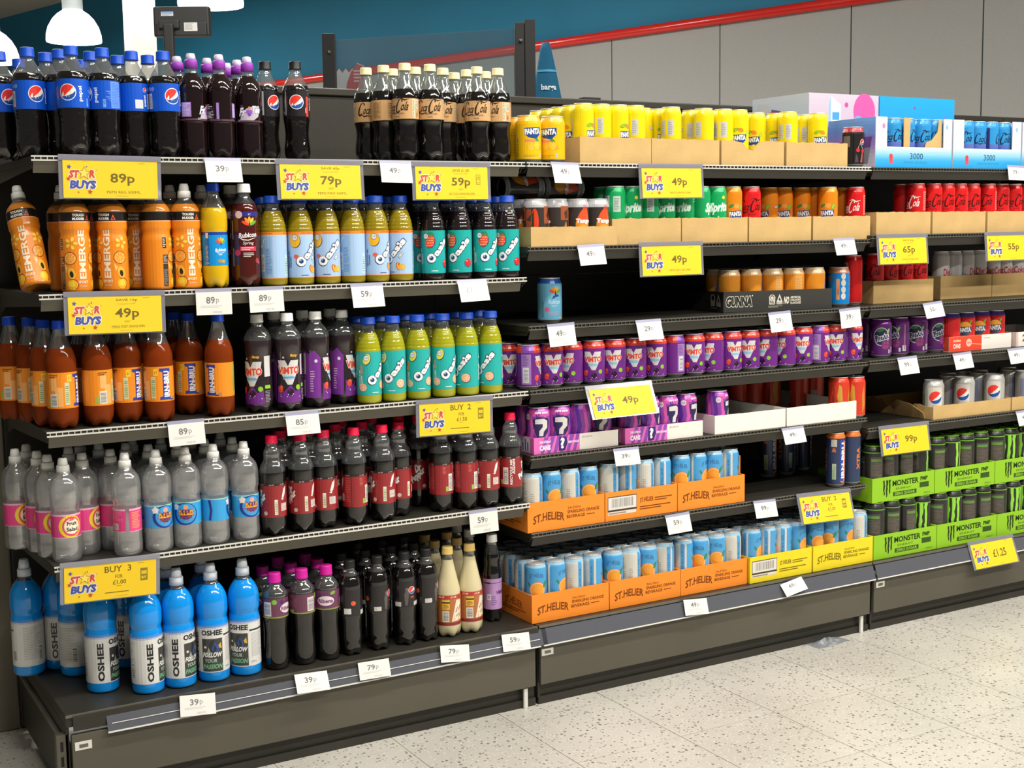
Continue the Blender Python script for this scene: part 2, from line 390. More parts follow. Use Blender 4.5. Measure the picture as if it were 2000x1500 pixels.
tag(boxobj('dark_cabinet', (-1.5, .62, 0), (-.03, 1.2, 1.5), 'shelf_metal', bev=.004), 'dark cabinet standing behind the left end of the shelves', 'cabinet')
SHELF = dict(a1=(0, 1.4175), a2=(0, 1.1274), a3=(0, .8342), a4=(0, .5401), a0=(0, .2167),
             b1=(1, 1.4175), b2=(1, 1.2038), b3=(1, 1.0011), b4=(1, .8344), b5=(1, .6632), b6=(1, .4573), b0=(1, .2167),
             c1=(2, 1.4175), c2=(2, 1.2155), c3=(2, 1.0011), c4=(2, .8360), c5=(2, .6290), c0=(2, .2167),
             d1=(3, 1.4175), d2=(3, 1.2155), d3=(3, 1.0011), d4=(3, .8360), d5=(3, .6290), d0=(3, .2167))
ORD = ['first', 'second', 'third', 'fourth', 'fifth', 'sixth', 'seventh', 'eighth', 'ninth', 'tenth', 'eleventh', 'twelfth', 'thirteenth', 'fourteenth',
       'fifteenth', 'sixteenth', 'seventeenth', 'eighteenth', 'nineteenth', 'twentieth']
def shelf(key):
    b, z = SHELF[key]; x0, x1 = BAY[b], BAY[b+1]; base = key[1] == '0'; n = int(key[1])
    pos = 'lowest' if base else ('top' if n == 1 else ORD[n-1])
    lab = f'{pos} black metal shelf from the top in the {BW[b]} bay' if not base and n > 1 else f'{pos} black metal shelf of the {BW[b]} gondola bay'
    t = thing('metal_shelf', lab, 'shelf', ((x0+x1)/2, .25, z), group='metal gondola shelves'); w = (x1-x0)/2-.0025
    def P(name, a, c, m, bev=0):
        bm = bmesh.new(); box(bm, a[0], a[1]-.25, a[2], c[0], c[1]-.25, c[2], bev); return link(name, mesh_of(name, bm), t, m)
    if base:
        P('deck', (-w, -.028, -.028), (w, .52, -.0006), 'shelf_metal', .002)
        P('front_edge', (-w, -.031, -.006), (w, -.0285, .0006), 'rail_grey')
        x = -w+(.085 if b == 0 else .004)
        if b == 0: P('price_channel', (-w+.014, -.036, -.036), (w, -.0345, -.004), 'shelf_metal')
        pr = [(-.0315-.25, -.008), (-.0335-.25, -.008), (-.0475-.25, -.047), (-.0455-.25, -.047)]
        prism('price_strip', pr, 0, x, w+(.022 if b == 0 else 0), 'strip_plastic', t)
        prism('strip_lip', [(-.0455-.25, -.047), (-.048-.25, -.047), (-.0485-.25, -.0505), (-.0455-.25, -.0505)], 0, x, w, 'white_plastic', t)
        if b == 0: prism('strip_crease', [(-.0427-.25, -.0305), (-.0432-.25, -.0305), (-.0437-.25, -.0318), (-.0432-.25, -.0318)], 0, x+.01, w, 'white_plastic', t)
        return t
    m = 'rail_chrome' if b == 0 or key == 'b1' else 'rail_grey'
    P('deck', (-w, .004, -.016), (w, .52, -.0006), 'shelf_metal', .001)
    bm = bmesh.new()
    box(bm, -w, -.25, -.0030, w, -.25+.0035, .0002); box(bm, -w, -.2515, -.0115, w, -.25+.003, -.0082)
    k = -w+.006
    while k < w-.004: box(bm, k, -.2503, -.0082, k+.0016, -.25+.003, -.0030); k += .0128
    link('front_rail', mesh_of('front_rail', bm), t, m)
    prism('price_channel', [(.001-.25, -.0125), (.004-.25, -.0125), (.014-.25, -.034), (.010-.25, -.036)], 0, -w+.004, w-.016, 'panel_metal' if b == 0 else 'shelf_metal', t)
    for s in (-1, 1):
        prism('bracket', [(.006-.25, -.012), (.52-.25, -.012), (.52-.25, -.07), (.44-.25, -.045), (.02-.25, -.026)], 0, s*(w-.0025), s*(w-.0055), 'shelf_metal', t)
    return t
for k in SHELF: shelf(k)

# ---------------------------------------------------------------- bottles and cans: one template of each kind
KIND = {}
def mm(p): return [(z/1000, r/1000) for z, r in p]
def cap_mesh(r, z0, z1, knurl=True):
    bm = bmesh.new(); h = z1-z0
    f = lambda rr, z, a: rr*(1+(.018 if knurl and z0+h*.12 < z < z1-h*.15 and int(round(a/(2*math.pi)*40)) % 2 else 0))
    rev(bm, [(z0, r*1.04), (z0+h*.1, r*1.04), (z0+h*.14, r), (z1-h*.14, r*.985), (z1-h*.04, r*.95), (z1, r*.88)], 40, f)
    return mesh_of('cap', bm)
def sport_cap(r, z0, z1, zm):
    """wide collar and narrower spout"""
    bm = bmesh.new(); rev(bm, [(z0, r), (zm-.002, r*.97), (zm, r*.9)], 28); c = mesh_of('cap', bm)
    bm = bmesh.new(); h = z1-zm; rev(bm, [(zm-.001, r*.80), (zm+h*.5, r*.72), (zm+h*.72, r*.70), (zm+h*.8, r*.62), (z1-h*.03, r*.62), (z1, r*.5)], 24); s = mesh_of('spout', bm)
    return c, s
def bottle(kind, prof, liquid, level, cap, art=None, petal=True, clear='clear_plastic', lab=None, ripple=None, artmat='label_film', cap2=None, per=3, lifted=.0004):
    """prof in mm from the foot to the neck; cap = (material, r, z0, z1[, zm]) in mm"""
    pr = smoothprof(mm(prof), per); top = level/1000
    if petal:
        def mod(r, z, a):
            k = max(0, 1-z/.026)
            s = .5+.5*math.cos(5*a)
            return (r*(1-.16*k*(1-s)), z+.006*k*(1-s) if z < .02 else z)
    elif ripple:
        mod = lambda r, z, a: r*(1+ripple[2]*math.sin((z-ripple[0])*ripple[3])) if ripple[0] < z < ripple[1] else r
    else: mod = None
    bm = bmesh.new(); rev(bm, pr, 30, mod, top)
    parts = [('body', mesh_of(kind+'_body', bm), [liquid, clear])]
    if len(cap) == 5:
        c, s = sport_cap(cap[1]/1000, cap[2]/1000, cap[3]/1000, cap[4]/1000)
        parts += [('cap', c, [cap[0]]), ('spout', s, [cap2 or cap[0]])]
    else: parts.append(('cap', cap_mesh(cap[1]/1000, cap[2]/1000, cap[3]/1000), [cap[0]]))
    if art:
        parts.append(('label', wrap(art, kind+'_label', pr, lab or max(p[1] for p in prof)/1000, lifted, 28, [p[0]*1000 for p in pr][::2] if per > 1 else ()), [artmat]))
    for n, me, ms in parts:
        for m in ms: me.materials.append(MATS[m])
    KIND[kind] = parts
def can_profile(r, h):
    return [(0, r*.74), (.0025, r*.80), (.008, r*.985), (.0105, r), (h-.021, r), (h-.015, r*.98), (h-.009, r*.915), (h-.0045, r*.855), (h-.002, r*.845)]
_LID = {}
def lid_mesh(r, h):
    k = (r, h)
    if k not in _LID:
        bm = bmesh.new()
        rev(bm, [(h-.0028, r*.835), (h-.0015, r*.865), (h-.0004, r*.87), (h, r*.85), (h-.0008, r*.82), (h-.0045, r*.78), (h-.0042, r*.6), (h-.0042, r*.05)], 26, cap0=False)
        # ring pull
        bx = [(-.16, -.5), (.16, -.5), (.22, -.1), (.2, .28), (0, .36), (-.2, .28), (-.22, -.1)]
        for zz, sgn in ((h-.0028, 1),):
            vs = [bm.verts.new((x*r*.9, y*r*.9, zz)) for x, y in bx]; bm.faces.new(vs)
            v2 = [bm.verts.new((x*r*.9, y*r*.9, zz-.001)) for x, y in bx]
            for i in range(7): bm.faces.new((vs[i], v2[i], v2[(i+1) % 7], vs[(i+1) % 7]))
        _LID[k] = mesh_of('lid', bm)
    return _LID[k].copy()
def can(kind, r, h, art, lid='aluminium', m='can_print'):
    r /= 1000; h /= 1000; pr = can_profile(r, h)
    me = wrap(art, kind+'_body', pr, r, 0, 30, [p[0]*1000 for p in pr[1:-1]], lay=.00006)
    bm = bmesh.new(); bm.from_mesh(me)
    bmesh.ops.delete(bm, geom=[], context='VERTS'); bm.free()
    l = lid_mesh(r, h); me.materials.append(MATS[m]); l.materials.append(MATS[lid])
    KIND[kind] = [('body', me, None), ('lid', l, None)]
def C2(r): return math.pi*r     # half the way round
# --- shared devices
def globe(a, cx, cy, r, lay=2, ring='#f2f2f2'):
    if ring: a.disc(cx, cy, r*1.1, ring, lay, n=28)
    a.disc(cx, cy, r, '#ece6dc', lay+.6, n=28)
    t = [math.radians(x) for x in range(42, 232, 10)]
    a.poly([(cx+r*math.cos(x), cy+r*math.sin(x)) for x in t]+[(cx-r*.25, cy-r*.28), (cx+r*.25, cy+r*.12)], '#e8372c', lay+1.2)
    t = [math.radians(x) for x in range(216, 372, 9)]
    a.poly([(cx+r*math.cos(x), cy+r*math.sin(x)) for x in t]+[(cx+r*.6, cy-r*.22), (cx+r*.05, cy-r*.45), (cx-r*.45, cy-r*.5)], '#1c4fa0', lay+1.2)
def script_cola(a, cx, cy, w, col, lay=2, sc=1.):
    """flowing two-word script with long swashes on both capitals"""
    h = w*.2*sc
    def cap(x, y, k):
        pts = []; ws = []
        for i in range(15):
            t = math.radians(35+i*20); pts.append((x+math.cos(t)*h*.36*k+math.sin(t)*h*.28, y+math.sin(t)*h*.95*k)); ws.append(h*(.08+.18*abs(math.sin((i-3)/14*math.pi))))
        a.stroke(pts, ws, col, lay)
    cap(cx-w*.405, cy+h*.15, 1); cap(cx+w*.085, cy+h*.15, 1.05); a.rect(cx-w*.055, cy+h*.05, cx-w*.015, cy+h*.2, col, lay)
    a.text('oca', cx-w*.215, cy-h*.2, w*.25, h*.85, col, lay, shear=.35, bold=.02)
    a.text('ola', cx+w*.30, cy+h*.08, w*.27, h*1.35, col, lay, shear=.35, bold=.02)
    a.stroke([(cx-w*.42, cy-h*.72), (cx-w*.3, cy-h*.95), (cx-w*.15, cy-h*.8), (cx-w*.08, cy-h*.9)], [h*.06, h*.22, h*.14, h*.04], col, lay)
    a.stroke([(cx+w*.0, cy+h*1.15), (cx+w*.13, cy+h*1.3), (cx+w*.28, cy+h*.95), (cx+w*.46, cy+h*1.15)], [h*.05, h*.16, h*.2, h*.05], col, lay)
def dripclaw(a, cx, cy, w, h, col, lay=2):
    for i, (dx, l) in enumerate(((-.36, .86), (0, 1), (.36, .82))):
        x = cx+dx*w; R = random.Random(i+4); L = []; Rr = []
        for k in range(9):
            t = k/8; ww = w*.12*(1-.35*t)*R.uniform(.75, 1.2); j = w*.05*R.uniform(-1, 1); y = cy+h/2-h*l*t
            L.append((x-ww+j, y)); Rr.append((x+ww+j, y))
        a.poly([(x-w*.2, cy+h/2+h*.02)]+L+[(x, cy+h/2-h*l-h*.05)]+Rr[::-1]+[(x+w*.15, cy+h/2+h*.03)], col, lay)
def citrus(a, cx, cy, r, lay=2, rim='#f7931e', pith='#f6e3c0', flesh='#f5a93c', n=8):
    a.disc(cx, cy, r, rim, lay); a.disc(cx, cy, r*.9, pith, lay+.4)
    for i in range(n): a.disc(cx, cy, r*.8, flesh, lay+.8, n=3, a0=360/n*i+5, a1=360/n*(i+1)-5) if 0 else a.poly([(cx+r*.1*math.cos(math.radians(360/n*(i+.5))), cy+r*.1*math.sin(math.radians(360/n*(i+.5))))]+[(cx+r*.8*math.cos(math.radians(360/n*i+6+k*(360/n-12)/3)), cy+r*.8*math.sin(math.radians(360/n*i+6+k*(360/n-12)/3))) for k in range(4)], flesh, lay+.8)
# --- cola, blue label
a = Art(); c = C2(33.4); a.rect(-c, 103, c, 162, '#0852c6', 0); a.rect(-c, 101.5, c, 103, '#0a4fb4', 0)
globe(a, 0, 134, 16); a.text('pepsi', 27, 131, 32, 10, '#eaf0f6', 2, rot=90, bold=.03)
a.rect(41, 105, 47, 122, '#6fa0ea', 1); a.text('0', 44, 116, 4, 9, '#0a60d8', 2)
a.rect(58, 104, 84, 160, '#6a97e6', 1); a.lines(60, 106, 82, 158, 16, '#3f78dc', 1.6, 3)
for i in range(6): a.rect(56-i % 3*4, 118+i*4, 60, 120+i*4, '#6a97e6', 1)
a.rect(-92, 107, -74, 126, '#d4d8dc', 1); a.bars(-60, 107, -48, 140, 1, '#dfe0e4', '#8d93a0', False, 14)
a.disc(-54, 150, 4.5, '#6a97e6', 1); a.disc(-45, 150, 4.5, '#6a97e6', 1); a.text('pepsi', -68, 124, 24, 7, '#eaf0f6', 2, rot=90, bold=.03); globe(a, -68, 147, 5)
bottle('pepsi', [(0, 22), (3, 27), (12, 31.3), (28, 33), (45, 31.8), (62, 30.8), (82, 31.6), (99, 33.2), (103, 33.4), (162, 33.4), (168, 33), (178, 30), (190, 22.5), (202, 16), (208, 13.3), (216, 13.2)],
       'cola', 178, ('cap_brightblue', 14.6, 213, 233.5), a)
# --- cherry-purple fruit tea, lilac sports cap
a = Art(); c = C2(30.7); a.rect(-c, 84, c, 88, '#5c3a4a', 0)
a.poly([(-24, 88), (-20, 102), (-8, 114), (10, 120), (24, 121), (25, 112), (20, 96), (8, 88)], '#b9b4bd', 1)
a.text('Fr', -16, 107, 15, 19, '#e9e6ee', 3, shear=.25, bold=.04, edge=('#3a2440', .03)); a.text('Tee', 15, 112, 22, 17, '#e9e6ee', 3, shear=.25, bold=.04, edge=('#3a2440', .03))
a.disc(-4, 107, 4.5, '#8d55bd', 4); a.disc(2, 107, 4.5, '#8d55bd', 4.3); a.disc(-1, 101, 4, '#7a42b0', 4.1); a.disc(-1, 116, 3, '#e07a5a', 4)
a.rect(-68, 92, -44, 124, '#a684c8', 1); a.lines(-66, 94, -46, 122, 9, '#d9cde6', 2, 5); a.lines(-24-6, 86, -28+8, 90, 2, '#d9cde6', 2)
a.lines(52, 90, 86, 106, 5, '#d8cfd8', 1, 7); a.lines(52, 110, 78, 123, 3, '#d8cfd8', 1, 8); a.rect(88, 88, 94, 124, '#a684c8', 1)
bottle('froot', [(0, 22), (4, 28), (14, 30), (40, 30.2), (70, 29.8), (78, 29.6), (83, 30.6), (126, 30.6), (140, 31), (158, 30), (172, 25.5), (184, 18.5), (190, 14.2), (203, 13.6)],
       'grape_drink', 189, ('cap_purple', 14.5, 200, 233.5, 219), a, cap2='cap_lilac', petal=True)
# --- black cola
def blackcola(kind, z0, z1, variant, h):
    a = Art(); c = C2(31.5); zc = (z0+z1)/2; a.rect(-c, z0, c, z1, '#1b171a', 0)
    if variant == 0:
        globe(a, 0, zc+3, 15.5); a.rect(-30, z0+3, -26, z1-2, '#9aa0a6', 1); a.rect(24, z0, 32, z1-14, '#e2413a', 1); a.rect(22, z0+8, 24, z0+20, '#d8d8d8', 1); a.text('A', -34, z0+9, 4, 6, '#d8d8d8', 1)
        a.text('MAX', 40, zc, 30, 8, '#d8d8d8', 2, rot=90, bold=.03); a.bars(-80, z0+4, -62, z1-8, 1, '#c9cacb', '#777', False, 12)
    else:
        globe(a, 6, zc+10, 8.5); a.rect(-40, z0+2, -22, z0+13, '#c9c7c2', 1); a.rect(0+12, z0+2, 32, z0+12, '#c9c7c2', 1); a.rect(2, zc-10, 12, zc-6, '#c8372f', 1)
        a.poly([(-12, z0+4), (-14, zc), (-9, zc+12), (-3, zc+13), (-2, zc), (-6, z0+4)], '#57524c', 1); a.disc(-7, zc+13, 4, '#6a635a', 1.5)
        a.rect(46, zc-2, 62, zc+18, '#d8d8d4', 1); a.lines(40, z0+4, 70, zc-8, 6, '#8f8a80', 1, 2); a.rect(76, z0+14, 92, z0+24, '#aaa69c', 1); a.disc(-60, zc, 6, '#e0572a', 1); a.rect(-84, z0+6, -66, z0+20, '#d8d8d4', 1)
    bottle(kind, [(0, 21), (3, 26.5), (12, 30.5), (30, 31), (48, 29), (66, 28), (86, 29.6), (98, 31.2), (103, 31.5), (160, 31.5), (168, 31), (180, 27), (192, 20.5), (203, 15.5), (209, 13.2), (216, 13.1)] if variant == 0 else
           [(0, 21), (3, 26), (14, 28.5), (28, 27), (40, 28), (62, 27), (84, 28), (98, 29.6), (164, 29.8), (176, 29.6), (190, 25), (202, 18), (210, 13.3), (218, 13.1)],
           'cola' if variant == 0 else 'cola_smooth', 176 if variant == 0 else 196, ('cap_black', 14.2, h-19, h), a)
blackcola('max', 104, 164, 0, 233.5); blackcola('maxb', 100, 165, 1, 235)
# --- vanilla cola, tan label and cream cap
a = Art(); c = C2(32.2); a.rect(-c, 100, c, 149, '#c99f6d', 0); a.rect(-c, 100, c, 101, '#a9824f', .5)
script_cola(a, 0, 129, 68, '#33210f', 2, 1.2); a.text('ZERO SUGAR', 3, 113, 30, 3.6, '#6a4a22', 2); a.text('Vanilla', 0, 106, 13, 3, '#5a3a1c', 2); a.text('ORIGINAL', 0, 145.5, 12, 1.8, '#6a4a22', 2)
a.rect(38, 102, 46, 147, '#dcd0b4', 1); a.lines(39, 103, 45, 146, 12, '#6f8f4a', 1.5, 4); a.bars(48, 125, 58, 146, 1, '#dcd6c8', '#7c6a50', False); a.lines(50, 104, 56, 116, 4, '#6a4a22', 1)
a.rect(70, 104, 92, 144, '#b98f5f', 1); a.lines(71, 106, 91, 142, 12, '#8a673c', 1.5, 2); a.bars(-62, 108, -48, 142, 1, '#cfc4ac', '#8b7a62', False, 13); a.lines(-92, 106, -70, 142, 9, '#8a673c', 1, 6)
bottle('vanilla', [(0, 21), (4, 26), (16, 30.6), (30, 31.5), (45, 30.8), (60, 28.6), (74, 27.8), (90, 29.8), (99, 32.2), (150, 32.2), (158, 31.4), (172, 27.8), (186, 21.8), (200, 16.4), (210, 13.3), (218, 13)],
       'cola_smooth', 170, ('cap_cream', 14.4, 216.5, 234.5), a)
# --- orange sports drink in a full sleeve
a = Art(); c = C2(32.3); a.rect(-c, 5, c, 153, '#e8871b', 0); a.rect(-c, 153, c, 172, '#17130f', 0); a.rect(-c, 150.5, c, 153, '#f0a880', .5)
a.text('EMERGE', 8, 82, 104, 15, '#f1e2c8', 3, rot=90, bold=.03); a.text('SPORT', 8, 23, 22, 6, '#f1e2c8', 3, bold=.03); a.text('ORANGE', 8, 14.5, 15, 3, '#f1e2c8', 3)
for x in (0, 100):
    a.text('TOUGH', 4+x-100*(x > 0)*1.0+0, 166, 26, 6, '#e8e4da', 2, bold=.04) if x == 0 else None
a.text('MUDDER', 4, 158, 26, 5.5, '#e8e4da', 2, bold=.04); a.poly([(20, 155), (30, 155), (25, 167)], '#e0552a', 2); a.poly([(23, 157), (27, 157), (25, 162)], '#17130f', 3)
for sx in (-1, 1):
    o = -18 if sx < 0 else 36
    citrus(a, o, 74, 14, 1.5, '#8a2b10', '#f3a03a', '#e88a1e'); citrus(a, o, 74, 11.5, 3, '#f6b24a', '#f6c060', '#e98f20')
    a.poly([(o-14, 62), (o-6, 54), (o-10, 44)], '#f2c46a', 3); a.disc(o+2, 42, 8, '#f4b43a', 2, 13, rot=15); a.disc(o+2, 40, 4, '#2a2410', 3.4, 7, rot=10)
    a.disc(o+4, 18, 12, '#f6b322', 2); a.ring(o+4, 18, 12, 1.6, '#9a3010', 3, a0=-60, a1=120); a.disc(o+2, 19, 7, '#f9cf3a', 3)
    for k in range(5): a.disc(o+4+9*math.cos(k*1.26), 106+9*math.sin(k*1.26), 5, '#f3c84a', 2+k*.1, 3.4, rot=math.degrees(k*1.26))
a.rect(-44, 8, -32, 58, '#3a3430', 2); a.lines(-43, 10, -33, 46, 16, '#8d8780', 2.6, 2); a.rect(-44, 60, -32, 78, '#3a3430', 2); a.lines(-43, 62, -33, 76, 5, '#b8b2a8', 2.6, 2); a.rect(-44, 92, -35, 116, '#2a241e', 2); a.lines(-43, 94, -36, 114, 5, '#c9c4b8', 2.6, 8)
a.lines(62, 30, 84, 122, 26, '#c06a14', 1, 5); a.rect(70, 12, 78, 26, '#d8d2c4', 1); a.text('RECYCLE', 92, 40, 30, 4, '#f1e2c8', 2, rot=90)
bottle('emerge', [(0, 28), (2, 31), (8, 32), (30, 32.2), (110, 32), (117, 31), (123, 29.8), (129, 30), (136, 32), (142, 32.4), (170, 32.4), (176, 31.5), (184, 27.5), (192, 21), (198, 15.5), (206, 14)],
       'orange_sport_drink', 188, ('cap_white', 14.8, 203, 234, 218), a, petal=False, clear='clear_plastic')
# --- orange drink, blue label
def petals(a, cx, cy, s, lay=2):
    for ang, col in ((-62, '#e8502a'), (-30, '#ef8a2a'), (0, '#f2b233'), (30, '#d9c63a'), (60, '#6aa83a')):
        t = math.radians(90-ang); a.disc(cx+s*.55*math.cos(t), cy+s*.55*math.sin(t), s*.55, col, lay+abs(ang)/90, s*.2, rot=90-ang)
    a.poly([(cx-s*.12, cy-s*.2), (cx-s*.02, cy+s*.7), (cx+s*.12, cy-s*.15), (cx, cy-s*.35)], '#22264f', lay+2)
def swoosh_name(a, cx, cy, w, col, lay=2):
    a.text('Rubicon', cx, cy, w, w*.27, col, lay, shear=.2, bold=.03, rot=4)
    a.stroke([(cx-w*.48, cy-w*.12), (cx-w*.3, cy-w*.25), (cx, cy-w*.28), (cx+w*.4, cy-w*.15)], [w*.03, w*.06, w*.05, w*.02], col, lay)
a = Art(); c = C2(29); a.rect(-c, 51, c, 119, '#0a93dc', 0); a.rect(-c, 119, c, 126, '#123f9a', 0); petals(a, 0, 100, 13); swoosh_name(a, 0, 86, 28, '#f2f6fa')
a.lines(-7, 73, 7, 77, 1, '#e4eef6', 2); a.disc(-4, 61, 5, '#b08a3a', 1, 4); a.disc(5, 60, 5, '#c99a3a', 1.2, 4)
a.rect(-40, 51, -28, 119, '#1468b8', .6); a.rect(-37, 112, -30, 124, '#d8d8d0', 1.4); a.lines(-38, 62, -30, 96, 12, '#c7b98a', 1.4); a.lines(-40, 53, -28, 60, 4, '#9cc4e4', 1.4); a.bars(60, 60, 74, 100, 1, vert=False)
bottle('rubor', [(0, 23), (4, 27), (12, 29), (40, 29.4), (50, 29), (127, 29), (133, 30), (148, 30.4), (166, 29.8), (180, 26.5), (194, 20), (206, 14.5), (212, 13.2), (218, 13)],
       'orange_drink', 181, ('cap_blue', 14.6, 216, 235), a)
# --- dark berry spring water drink, print on clear
a = Art(); a.rect(-36, 160, 34, 170, '#2a2a8a', .4); a.disc(-18, 164, 8.5, '#d9b7c0', 1); a.text('£1', 6, 165, 5, 4, '#e8e8f0', 1)
petals(a, 6, 140, 18, 1.2); swoosh_name(a, 2, 118, 42, '#efe9e6'); a.text('Spring', 2, 99, 24, 9, '#efe9e6', 2, shear=.2)
a.rect(-18, 82, 20, 92, '#c83a52', 1); a.lines(-14, 83, 16, 91, 2, '#efdfe0', 2); a.disc(-24, 78, 8, '#c02c48', 1, 7); a.lines(-10, 68, 16, 79, 3, '#e0d8d4', 1); a.disc(24, 60, 6, '#a03a3a', 1); a.disc(28, 56, 4, '#b84a44', 1.4)
a.rect(-40, 108, -36, 150, '#a89a94', 1); a.vlines(-42, 48, -34, 92, 3, '#b8aca6', 1); a.lines(60, 60, 84, 140, 20, '#b8a8a4', 1, 4)
bottle('rubsp', [(0, 22), (4, 27), (14, 30.4), (40, 31), (160, 31), (174, 30.4), (186, 27), (196, 20), (203, 14.6), (210, 13.3), (217, 13.1)],
       'berry_drink', 188, ('cap_white', 15, 214, 234), a)
# --- fruit juice drinks with slanted lettering
def oasis(kind, bgc, liquid, z0, z1, fruit, h, level, top=None, bot=None, zero=False):
    a = Art(); c = C2(30.4); a.rect(-c, z0, c, z1, bgc, 0); hh = z1-z0
    if top: a.rect(-c, z1-7, c, z1, top, .5); a.text('NATURAL FLAVOURS', 74, z1-3.5, 36, 3.6, '#a8541a', 1.2); a.text('EXOTIC FRUITS', 6, z1-3.5, 26, 3.6, '#a8541a', 1.2); a.text('ZERO SUGAR', -58, z1-3.5, 24, 3.6, '#a8541a', 1.2)
    if bot: a.rect(-c, z0, c, z0+2, bot, .5)
    zc = z0+hh*.47
    a.text('asis', 14.5, zc+15, 51, 16, '#f2f2ee', 4, rot=50, bold=.05, edge=('#23305f', .07)); a.disc(-11, zc-13, 12.2, '#23305f', 2.6, n=24); a.disc(-10.3, zc-12.3, 11, '#f2f2ee', 3.4, n=24); a.disc(-10.3, zc-12.3, 5.2, '#23407a', 4); a.disc(-12, zc-10, 2, '#9fc0e0', 4.5)
    if zero: a.text('ZERO', 22, zc-3, 15, 5, '#f2f2ee', 4, rot=50, bold=.05, edge=('#23305f', .1))
    fruit(a, zc, z0, z1)
    a.disc(-24, z1-14, 7, '#23305f', 4); a.disc(-24, z1-14, 6.2, '#e8e6de', 4.5); a.text('£1.20p', -24, z1-14, 9, 4.4, '#3a3a4a', 5)
    a.text('RECYCLE ME', -42, zc-8, 40, 4, '#eef4f2' if not zero else '#3f5a8a', 2, rot=90, bold=.02); a.text('AGAIN', -36.5, zc-14, 24, 4, '#eef4f2' if not zero else '#3f5a8a', 2, rot=90, bold=.04)
    a.rect(58, z0+3, 92, z1-10, '#8fb4d8' if zero else bgc, .6); a.bars(60, z0+16, 72, z0+56, 1.2, '#dfe4e6', '#9a9ea6', False, 10); a.lines(75, z0+10, 91, z0+70, 18, '#5a86bc' if zero else '#d8eceA', 1.2, 5); a.disc(64, z0+74, 3, '#f0f0f0', 1.5); a.stroke([(64, z0+74), (74, z0+92)], 1.6, '#f0f0f0', 1.4)
    a.lines(-11, z0+4, 15, z0+8, 1, '#dff2ee' if not zero else '#3f5a8a', 2)
    a.bars(-66, z0+6, -58, z0+54, 1, '#cfe0dc', '#6aa08c', False, 7)
    bottle(kind, [(0, 26), (3, 29), (9, 30.2), (126, 30.3), (134, 29.6), (146, 27.6), (158, 24.4), (168, 20.6), (176, 17.6), (182, 16.6), (190, 16.4)], liquid, level, ('cap_navy', 18.4, h-17, h), a, petal=False, ripple=(.127, .172, .018, 700), per=4)
def f_mango(a, zc, z0, z1):
    a.disc(-24, z1-22, 13.5, '#23305f', 1.6, 16); a.disc(-25, z1-21, 13, '#f2b31e', 2.2, 15.5); a.disc(16, zc-30, 6, '#c9622a', 2, 10, rot=20); a.disc(18, zc-30, 5.6, '#f2b53a', 2.5, 9, rot=20); citrus(a, 26, zc-32, 7, 3, '#c98a1e', '#f2d070', '#e8b02c'); a.disc(-22, zc-1, 6, '#e0604e', 2, 5)
def f_straw(a, zc, z0, z1):
    a.disc(-13, zc+28, 13, '#2a2f60', 1.6, 16, rot=-15); a.disc(-14, zc+29, 12.4, '#e8452a', 2.2, 15.5, rot=-15)
    for i in range(5):
        for j in range(4): a.disc(-21+i*3.6+j % 2*1.6, zc+19+j*6, .9, '#f6d8a0', 3, 1.5)
    for t in (-30, 0, 30): a.disc(-12+t*.2, zc+46, 6, '#2f8a4a', 3, 2, rot=90+t)
    a.disc(30, zc-26, 10.5, '#2a2f60', 1.6); a.disc(30, zc-25, 9.8, '#d8222e', 2.2); a.disc(26, zc-21, 2.4, '#f2b0a8', 3, 1.6)
def f_punch(a, zc, z0, z1):
    a.disc(-22, z1-18, 9, '#23305f', 1.6, 14, rot=-20); a.disc(-23, z1-17, 8.4, '#e6dc4a', 2.2, 13.2, rot=-20); a.disc(21, zc-26, 12, '#23305f', 1.6); citrus(a, 20.4, zc-25.4, 11.2, 2.2, '#e0915a', '#f6dcc0', '#efa878', 9)
    citrus(a, -34, zc-30, 10, 2.2, '#e0915a', '#f6dcc0', '#efa878', 9); a.rect(-39, zc+2, -34, zc+24, '#e08a4a', 1.4)
oasis('oasy', '#a5c4e6', 'citrus_drink', 17, 124, f_mango, 207, 172, '#f08a2a', '#e89a6a', True)
oasis('oasr', '#1aa5a0', 'dark_fruit_drink', 17, 122, f_straw, 207, 168)
oasis('oasg', '#22aca6', 'green_citrus_drink', 22, 126, f_punch, 209, 172)
# --- amber soda, orange label with blue upright lettering
a = Art(); c = C2(32.1); a.rect(-c, 46, c, 124, '#ee8d1d', 0); a.rect(-c, 46, c, 47, '#d9741a', .5)
a.rect(-4, 52, 10, 118, '#2b3c9c', 1); a.poly([(-11, 50), (14, 50), (14, 58), (-4, 58), (-11, 56)], '#2b3c9c', 1.2); a.poly([(-11, 120), (14, 120), (14, 112), (-4, 112), (-11, 114)], '#2b3c9c', 1.2)
a.text('IRN-BRU', 5, 85, 58, 13, '#eeeef2', 3, rot=90, bold=.05); a.poly([(3, 82), (7, 82), (5, 88)], '#e87a1a', 3.6)
a.rect(-24, 104, -14, 119, '#f4c62c', 1); a.text('£1', -19, 112, 5, 7, '#7a5a10', 2); a.rect(20, 48, 27, 56, '#9a8a6a', 1); a.rect(12, 49, 20, 52, '#2b3c9c', 1.5)
a.bars(-30, 54, -20, 102, 1, '#cfd0a8', '#7f9a5a', False, 9); a.rect(-50+0, 50, -34, 92, '#f2ae62', .7); a.bars(-62, 50, -46, 78, 1, '#d8d6cc', '#6a6660', False, 9); a.rect(-70, 52, -64, 66, '#8fb850', 1); a.rect(-60, 84, -46, 112, '#f3b06a', .8)
a.lines(-64, 112, -42, 120, 2, '#5a3a14', 1); a.rect(58, 52, 70, 118, '#9ab858', 1); a.vlines(60, 58, 68, 112, 2, '#7a9a40', 2); a.rect(76, 66, 98, 112, '#f3b06a', .8)
